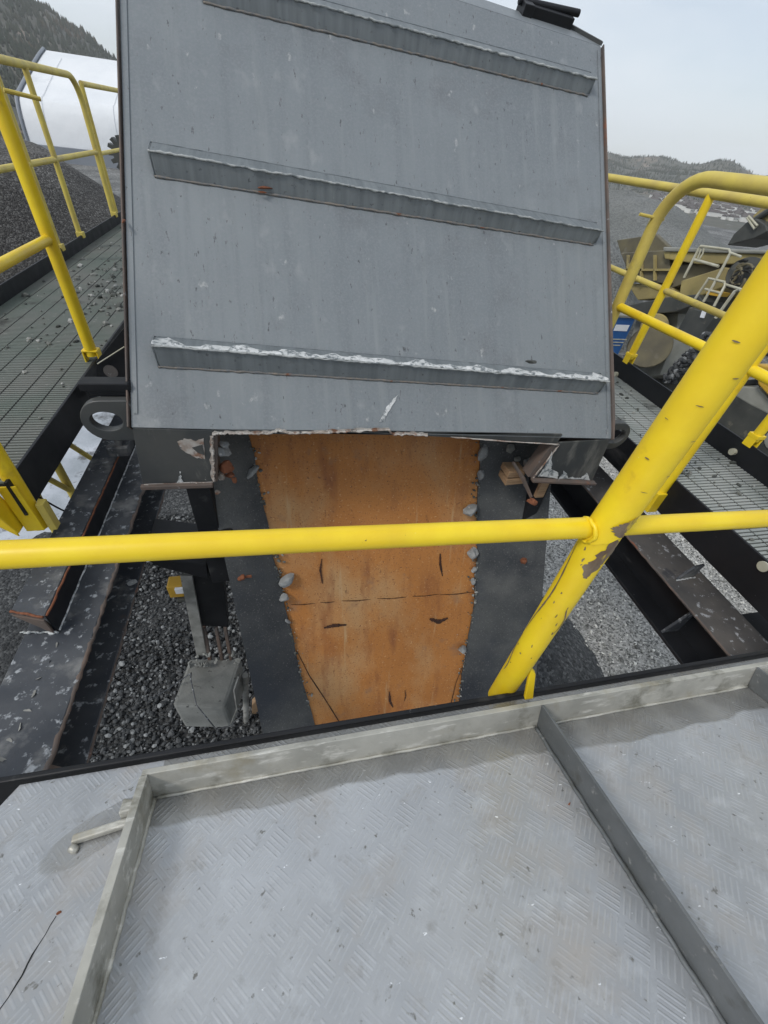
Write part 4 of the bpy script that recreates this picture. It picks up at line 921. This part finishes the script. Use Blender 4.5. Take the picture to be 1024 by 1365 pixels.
MB().box(V((XA - .012, yb, -1.25)), (.06, .07, .12)).build('foot_bracket', 'yellow', ra, bevel=.003)
p = ax(878, 292, XA); MB().tube([p + V((.03, 0, 0)), p + V((-.10, .02, .01))], .007, 8).build('latch_pin', 'yellow_worn', ra, smooth=True)
XB = 2.36
rbn = thing('guard_rail', 'thinner yellow rail on the outer edge of the right walkway with two clamped posts', 'railing', (XB, 2.3, -1.0))
MB().tube([V((XB, 5.0, -.07)), V((XB, .3, -.05))], .0235, 20).build('top_rail', 'yellow_worn', rbn, smooth=True)
MB().tube([V((XB, 5.0, -.55)), V((XB, .3, -.54))], .018, 18).build('mid_rail', 'yellow_worn', rbn, smooth=True)
for y in (2.47, 1.425, .4):
    MB().tube([V((XB, y, -.98)), V((XB, y, -.06))], .0235, 20).build('post', 'yellow', rbn, smooth=True)
    mb = MB(); mb.box(V((XB, y, -.955)), (.055, .055, .02)); mb.box(V((XB - .022, y, -.985)), (.008, .05, .06)); mb.box(V((XB + .022, y, -.985)), (.008, .05, .06)); mb.build('foot_clamp', 'yellow', rbn, bevel=.002)

# ---- dusty box hanging left of the chute and its leg
dbx = thing('dusty_box', 'dust caked grey housing beneath the left liner with loose cable', 'machine housing', (-.42, 1.2, -2.6))
yb_ = 1.25
def q_(u, v, y=yb_): return ay(u, v, y)
F4 = [q_(238, 935), (q_(300, 940)), q_(316, 905, 1.32), q_(318, 884, 1.5), q_(262, 880, 1.5), q_(250, 898, 1.4)]
lowf = [q_(229, 940), q_(300, 943), q_(302, 973), q_(232, 972)]
topf = [q_(262, 882, 1.55), q_(318, 884, 1.55)]
mb = MB()
A0, B0, B1, A1_ = lowf
C0, C1 = q_(252, 878, 1.62), q_(322, 878, 1.62)
dn = V((0, 0, -.30)); dnn = V((0, 0, -(A0.z - A1_.z)))
vs = [A0, B0, C1, C0, A0 + dnn, B0 + dnn, C1 + dnn, C0 + dnn]
mb.add(vs, [(0, 1, 2, 3), (0, 4, 5, 1), (1, 5, 6, 2), (2, 6, 7, 3), (3, 7, 4, 0), (4, 7, 6, 5)])
mb.build('housing', 'dust', dbx, bevel=.02)
mb = MB()
for i in range(26):
    mb.rock(q_(262 + rnd.uniform(-12, 56), 876 + rnd.uniform(-5, 14), 1.56 - rnd.uniform(0, .05)), rnd.uniform(.008, .024), 200 + i, (1.2, 1, .6), sub=1)
mb.build('dust_clods', 'dust', dbx, kind='stuff')
cb = [q_(225, 918, 1.4), q_(255, 897, 1.38), q_(254, 905, 1.36), q_(262, 940, 1.22), q_(288, 972, 1.2), q_(305, 968, 1.22), q_(322, 955, 1.25)]
cs = []
for i in range(len(cb) - 1): cs += [cb[i].lerp(cb[i + 1], t_ / 4) for t_ in range(4)]
MB().tube([q_(196, 936, 1.5)] + cs + [cb[-1]], .004, 6).build('cable', 'beam', dbx, smooth='all')
MB().tube([q_(318, 902, 1.25), q_(312, 920, 1.22), q_(316, 945, 1.22), q_(308, 965, 1.22)], .005, 6).build('cable', 'dustwarm', dbx, smooth='all')
lg = thing('support_leg', 'grey channel shaped support leg standing behind the left liner', 'support leg', (-.45, 1.6, -2.6))
a, b, c_, d_ = ay(240, 768, 1.62), ay(256, 768, 1.62), ay(276, 874, 1.62), ay(262, 874, 1.62)
MB().prism([a, b, c_, d_], EY * .02).build('flange', 'dustwarm', lg, bevel=.003)
a, b, c_, d_ = ay(256, 764, 1.66), ay(298, 770, 1.66), ay(304, 836, 1.66), ay(264, 834, 1.66)
MB().prism([a, b, c_, d_], EY * .08).build('web', 'black', lg, bevel=.003)
for u in (272, 288, 300):
    a, b = ay(u, 836, 1.66), ay(u + 8, 880, 1.62); MB().box((a + b) / 2, (.018, .03, (a - b).length), EX, EY, (a - b).normalized()).build('stiffener', 'rustedge', lg)
a, b = ay(327, 900, 1.55), ay(329, 1000, 1.55); single(MB().tube([a, b], .022, 12), 'pipe', 'dustwarm', 'thin grey vertical pipe between dusty housing and left liner', 'pipe', smooth=True)
p1 = [ay(336, 940, 1.6), ay(345, 932, 1.6), ay(352, 985, 1.6), ay(336, 985, 1.6)]
single(MB().prism(p1, EY * .05), 'timber_post', 'wood', 'pale timber end showing at the foot of the left liner', 'timber', bevel=.002)
bx = thing('equipment_box', 'small orange and white equipment box on the gravel behind the grey leg', 'box', (-.9, 2.4, -2.6))
a = ay(236, 782, 2.0)
MB().box(a + V((.0, 0, 0)), (.10, .10, .12)).build('box_body', 'machyellow', bx, bevel=.01)
MB().box(a + V((.03, -.06, .03)), (.05, .02, .05)).build('white_label', 'white', bx, bevel=.002)
MB().box(a + V((.02, -.03, -.09)), (.06, .06, .03)).build('valve_block', 'machgrey', bx, bevel=.004)
# box bracket above leg
mb = MB(); mb.prism([ay(190, 744, 1.6), ay(275, 752, 1.6), ay(278, 772, 1.6), ay(215, 757, 1.6)], EY * .3); single(mb, 'bracket_plate', 'black', 'black sloped bracket plate above the grey leg at the left liner', 'bracket', bevel=.004)

# ================================================================== BACKGROUND MACHINES
XM = 7.6
cr = thing('mobile_crusher', 'tan tracked mobile crusher with hopper, ladder rails and conveyor in the right background', 'mobile crusher', (8.4, 6.5, GZ))
def m_(u, v, dx=0): return ax(u, v, XM + dx)
def side(pts, name, m, depth, dx=0, bevel=.02): return MB().prism([m_(u, v, dx) for u, v in pts], EX * depth).build(name, m, cr, bevel=bevel)
side([(822, 320), (874, 312), (891, 328), (888, 345), (828, 340)], 'hopper_wing', 'tandark', .12, 1.2)
side([(827, 337), (893, 333), (893, 378), (838, 376), (833, 352)], 'hopper_side', 'tandark', 1.6, .4)
mb = MB()
for u in (838, 856, 874): mb.prism([m_(u, 340, .39), m_(u + 2, 340, .39), m_(u + 2, 374, .39), m_(u, 374, .39)], EX * -.06)
mb.prism([m_(832, 358, .33), m_(893, 358, .33), m_(893, 361, .33), m_(832, 361, .33)], EX * .06)
mb.build('hopper_stiffener', 'tan', cr)
side([(836, 378), (893, 378), (905, 396), (850, 400)], 'chassis_side', 'tan', 1.4, .5)
side([(884, 329), (1040, 334), (1040, 339), (884, 335)], 'conveyor_edge', 'machpale', .1, .25)
side([(884, 335), (1030, 339), (1022, 352), (930, 352), (886, 345)], 'conveyor_side', 'tan', .9, .3)
side([(893, 352), (1000, 352), (1012, 366), (960, 380), (912, 378), (893, 385)], 'engine_cover', 'tandark', 1.2, .5)
side([(908, 374), (965, 356), (985, 360), (975, 378), (925, 398), (905, 398)], 'side_panel', 'tan', 1.1, .3)
side([(828, 408), (890, 396), (930, 392), (938, 402), (900, 416), (850, 420)], 'belly_plate', 'machgrey', 1.1, .2)
side([(919, 409), (955, 420), (931, 452), (903, 440)], 'engine_door', 'machgrey', .4, -.1)
side([(936, 414), (941, 415), (938, 424), (933, 423)], 'door_label', 'white', .02, -.13, 0)
side([(850, 420), (905, 412), (903, 440), (880, 500), (850, 505), (835, 470)], 'chassis', 'machpale', 1.3, .5)
mb = MB().tube([m_(866, 462, -.1), m_(866, 462, .6)], .42, 28); mb.build('drum', 'tandark', cr, smooth=True, bevel=.02)
mb = MB().tube([m_(872, 436, -.05), m_(872, 436, .5)], .26, 24); mb.build('cylinder_cap', 'tan', cr, smooth=True, bevel=.02)
mb = MB().tube([m_(994, 366, .1), m_(994, 366, .4)], .26, 24); mb.build('fan_ring', 'machgrey', cr, smooth=True)
for i in range(14):
    a = i * .45; c_ = m_(984 + rnd.uniform(-8, 10), 370 + rnd.uniform(-8, 8), .0); MB().tube(arc(c_, EY, EZ, rnd.uniform(.08, .2), a, a + 3.5, 8), .02, 6).build('hose', 'tandark' if i % 2 else 'void', cr, smooth=True)
# open frame rails and ladders
def fr(pts, r=.022, name='ladder_rail', m='steel', dx=-.25): return MB().tube([m_(u, v, dx) for u, v in pts], r, 8).build(name, m, cr, smooth=True)
fr([(912, 370), (932, 331), (934, 328), (972, 333), (974, 337), (951, 380), (938, 402)]); fr([(926, 346), (958, 355)]); fr([(974, 337), (988, 342)], .018)
fr([(930, 345), (935, 331), (939, 330), (937, 338), (932, 346)], .014)
fr([(927, 398), (945, 371), (966, 376), (967, 380), (952, 408)]); fr([(967, 379), (990, 386)], .018); fr([(940, 385), (962, 391)], .018)
fr([(954, 424), (980, 388), (985, 386), (989, 389), (962, 430)], .025); fr([(962, 430), (944, 460), (948, 452)], .02)
side([(944, 386), (962, 390), (957, 395), (941, 392)], 'ladder_step', 'machyellow', .2, -.25, 0)
for k in range(5):
    fr([(963 - k * 5, 428 + k * 8), (975 - k * 5, 431 + k * 8)], .016, 'ladder_rung')
# rubble conveyor between the rails
mb = MB(); R_ = random.Random(9)
for i in range(170):
    t_ = R_.random(); mb.rock(m_(950 - 58 * t_ + R_.uniform(-9, 9), 446 + 60 * t_ + R_.uniform(-6, 6), R_.uniform(-.5, -.2)), R_.uniform(.03, .08), i, sub=1)
o = mb.build('rubble', 'chip_dark', cr); o['kind'] = 'stuff'
# tracks
def track(nm, c, R0, length, lbl=None):
    t0 = c; mb = MB()
    A = arc(t0, -EY, EZ, R0, -math.pi / 2, math.pi / 2, 10) + [p + EY * 0 for p in arc(t0 + EY * length, EY, EZ, R0, math.pi / 2, -math.pi / 2, 10)]
    mb.prism(A, EX * .45); o = mb.build(nm, 'machgrey', cr)
    L_ = []
    per = A + [A[0]]
    mb2 = MB()
    for i in range(len(per) - 1):
        d_ = per[i + 1] - per[i]; n_ = max(1, int(d_.length / .13))
        for k in range(n_):
            p = per[i].lerp(per[i + 1], (k + .5) / n_); dn_ = d_.normalized(); mb2.box(p + EX * .225, (.5, .08, .05), EX, dn_)
    mb2.build('track_shoe', 'tandark', o, bevel=.006)
    for k in range(2):
        cc = t0 + EY * (length * k) - EX * .03; w2 = MB().tube([cc, cc + EX * .05], R0 * .55, 18).build('sprocket', 'machpale', o, bevel=.01)
    return o
c1 = az(1000, 560, -3.35); track('track', V((c1.x, 4.9, GZ + .42)), .38, 3.1)
# hopper of nearer part with orange panel
side([(1008, 484), (1040, 492), (1040, 545), (1010, 512)], 'upper_cover', 'machyellow', .6, -1.2)
side([(985, 515), (1010, 516), (1040, 548), (1040, 560), (1000, 540), (980, 528)], 'side_cover', 'machpale', .6, -1.1)
side([(975, 508), (1010, 505), (1040, 530), (1040, 536), (1008, 513), (978, 514)], 'cover_gap', 'void', .7, -1.0)
# blue container
bc = thing('blue_container', 'blue steel container with white markings beside the hood right edge', 'container', (6.6, 7.8, GZ))
cb_ = ax(848, 424, 7.0); yc = cb_.y
MB().bb(5.2, cb_.x, yc, yc + 2.2, GZ, cb_.z).build('body', 'blue', bc, bevel=.02)
MB().bb(5.17, cb_.x + .03, yc - .03, yc + 2.23, cb_.z + .001, cb_.z + .05).build('lid', 'machpale', bc, bevel=.01)
a = ay(829, 437, yc); MB().bb(a.x - .17, a.x + .15, yc - .008, yc - .002, a.z - .06, a.z + .06).build('white_label', 'white', bc)
for k in range(3):
    a = ay(822, 452 + k * 4, yc); MB().bb(a.x - .2, a.x + .25 - k * .08, yc - .008, yc - .002, a.z - .012, a.z + .008).build('marking_line', 'steel', bc)
# excavator
ex = thing('excavator', 'tan excavator arm with dark bucket reaching over the far conveyor', 'excavator', (17, 11, GZ))
XE = 14.5
def e_(u, v, dx=0): return ax(u, v, XE + dx)
def es(pts, name, m, d, dx=0, bevel=.03, parent=None): return MB().prism([e_(u, v, dx) for u, v in pts], EX * d).build(name, m, parent or ex, bevel=bevel)
es([(1003, 288), (1016, 276), (1045, 262), (1060, 275), (1020, 298), (1010, 304)], 'stick', 'tan', .5)
es([(1040, 262), (1090, 235), (1150, 240), (1150, 262), (1095, 258), (1055, 280)], 'boom', 'tan', .6, .1)
es([(995, 296), (1008, 291), (1021, 299), (1024, 308), (1005, 318), (985, 323), (969, 327), (978, 312)], 'bucket', 'machgrey', 1.2, -.3)
MB().tube([e_(996, 290, -.4), e_(1006, 305, -.4), e_(1010, 301, -.4), e_(998, 288, -.4)], .03, 8).build('bucket_link', 'steel', ex)
MB().tube([e_(1008, 292, -.1), e_(1045, 268, -.1)], .09, 10).build('hydraulic_cylinder', 'machgrey', ex)
c_ = e_(1150, 250); b0 = V((c_.x + 1.2, c_.y - 2.2, GZ))
MB().bb(b0.x - 1.5, b0.x + 1.5, b0.y - 2.8, b0.y + 2.2, GZ + 1.1, GZ + 2.4).build('body', 'machyellow', ex, bevel=.08)
MB().bb(b0.x - 1.5, b0.x - .3, b0.y + .4, b0.y + 2.2, GZ + 2.4, GZ + 3.4).build('cab', 'machgrey', ex, bevel=.08)
for sx in (-1.5, .9): MB().bb(b0.x + sx, b0.x + sx + .6, b0.y - 2.4, b0.y + 2.4, GZ, GZ + .95).build('track', 'machgrey', ex, bevel=.2)

# ---- air
hz = bpy.data.materials.new('haze'); hz.use_nodes = True; t = hz.node_tree; t.nodes.clear()
ho = t.nodes.new('ShaderNodeOutputMaterial'); pv = t.nodes.new('ShaderNodeVolumePrincipled'); pv.inputs['Color'].default_value = (.965, .985, 1, 1); pv.inputs['Density'].default_value = .00022
t.links.new(pv.outputs[0], ho.inputs['Volume']); M['haze'] = hz
o = MB().bb(-3150, 3150, -3150, 3150, GZ - 28, 150).build('haze', 'haze', None, origin=False, kind='stuff'); o['label'] = 'thin pale blue haze hanging in the valley air'; o['category'] = 'haze'
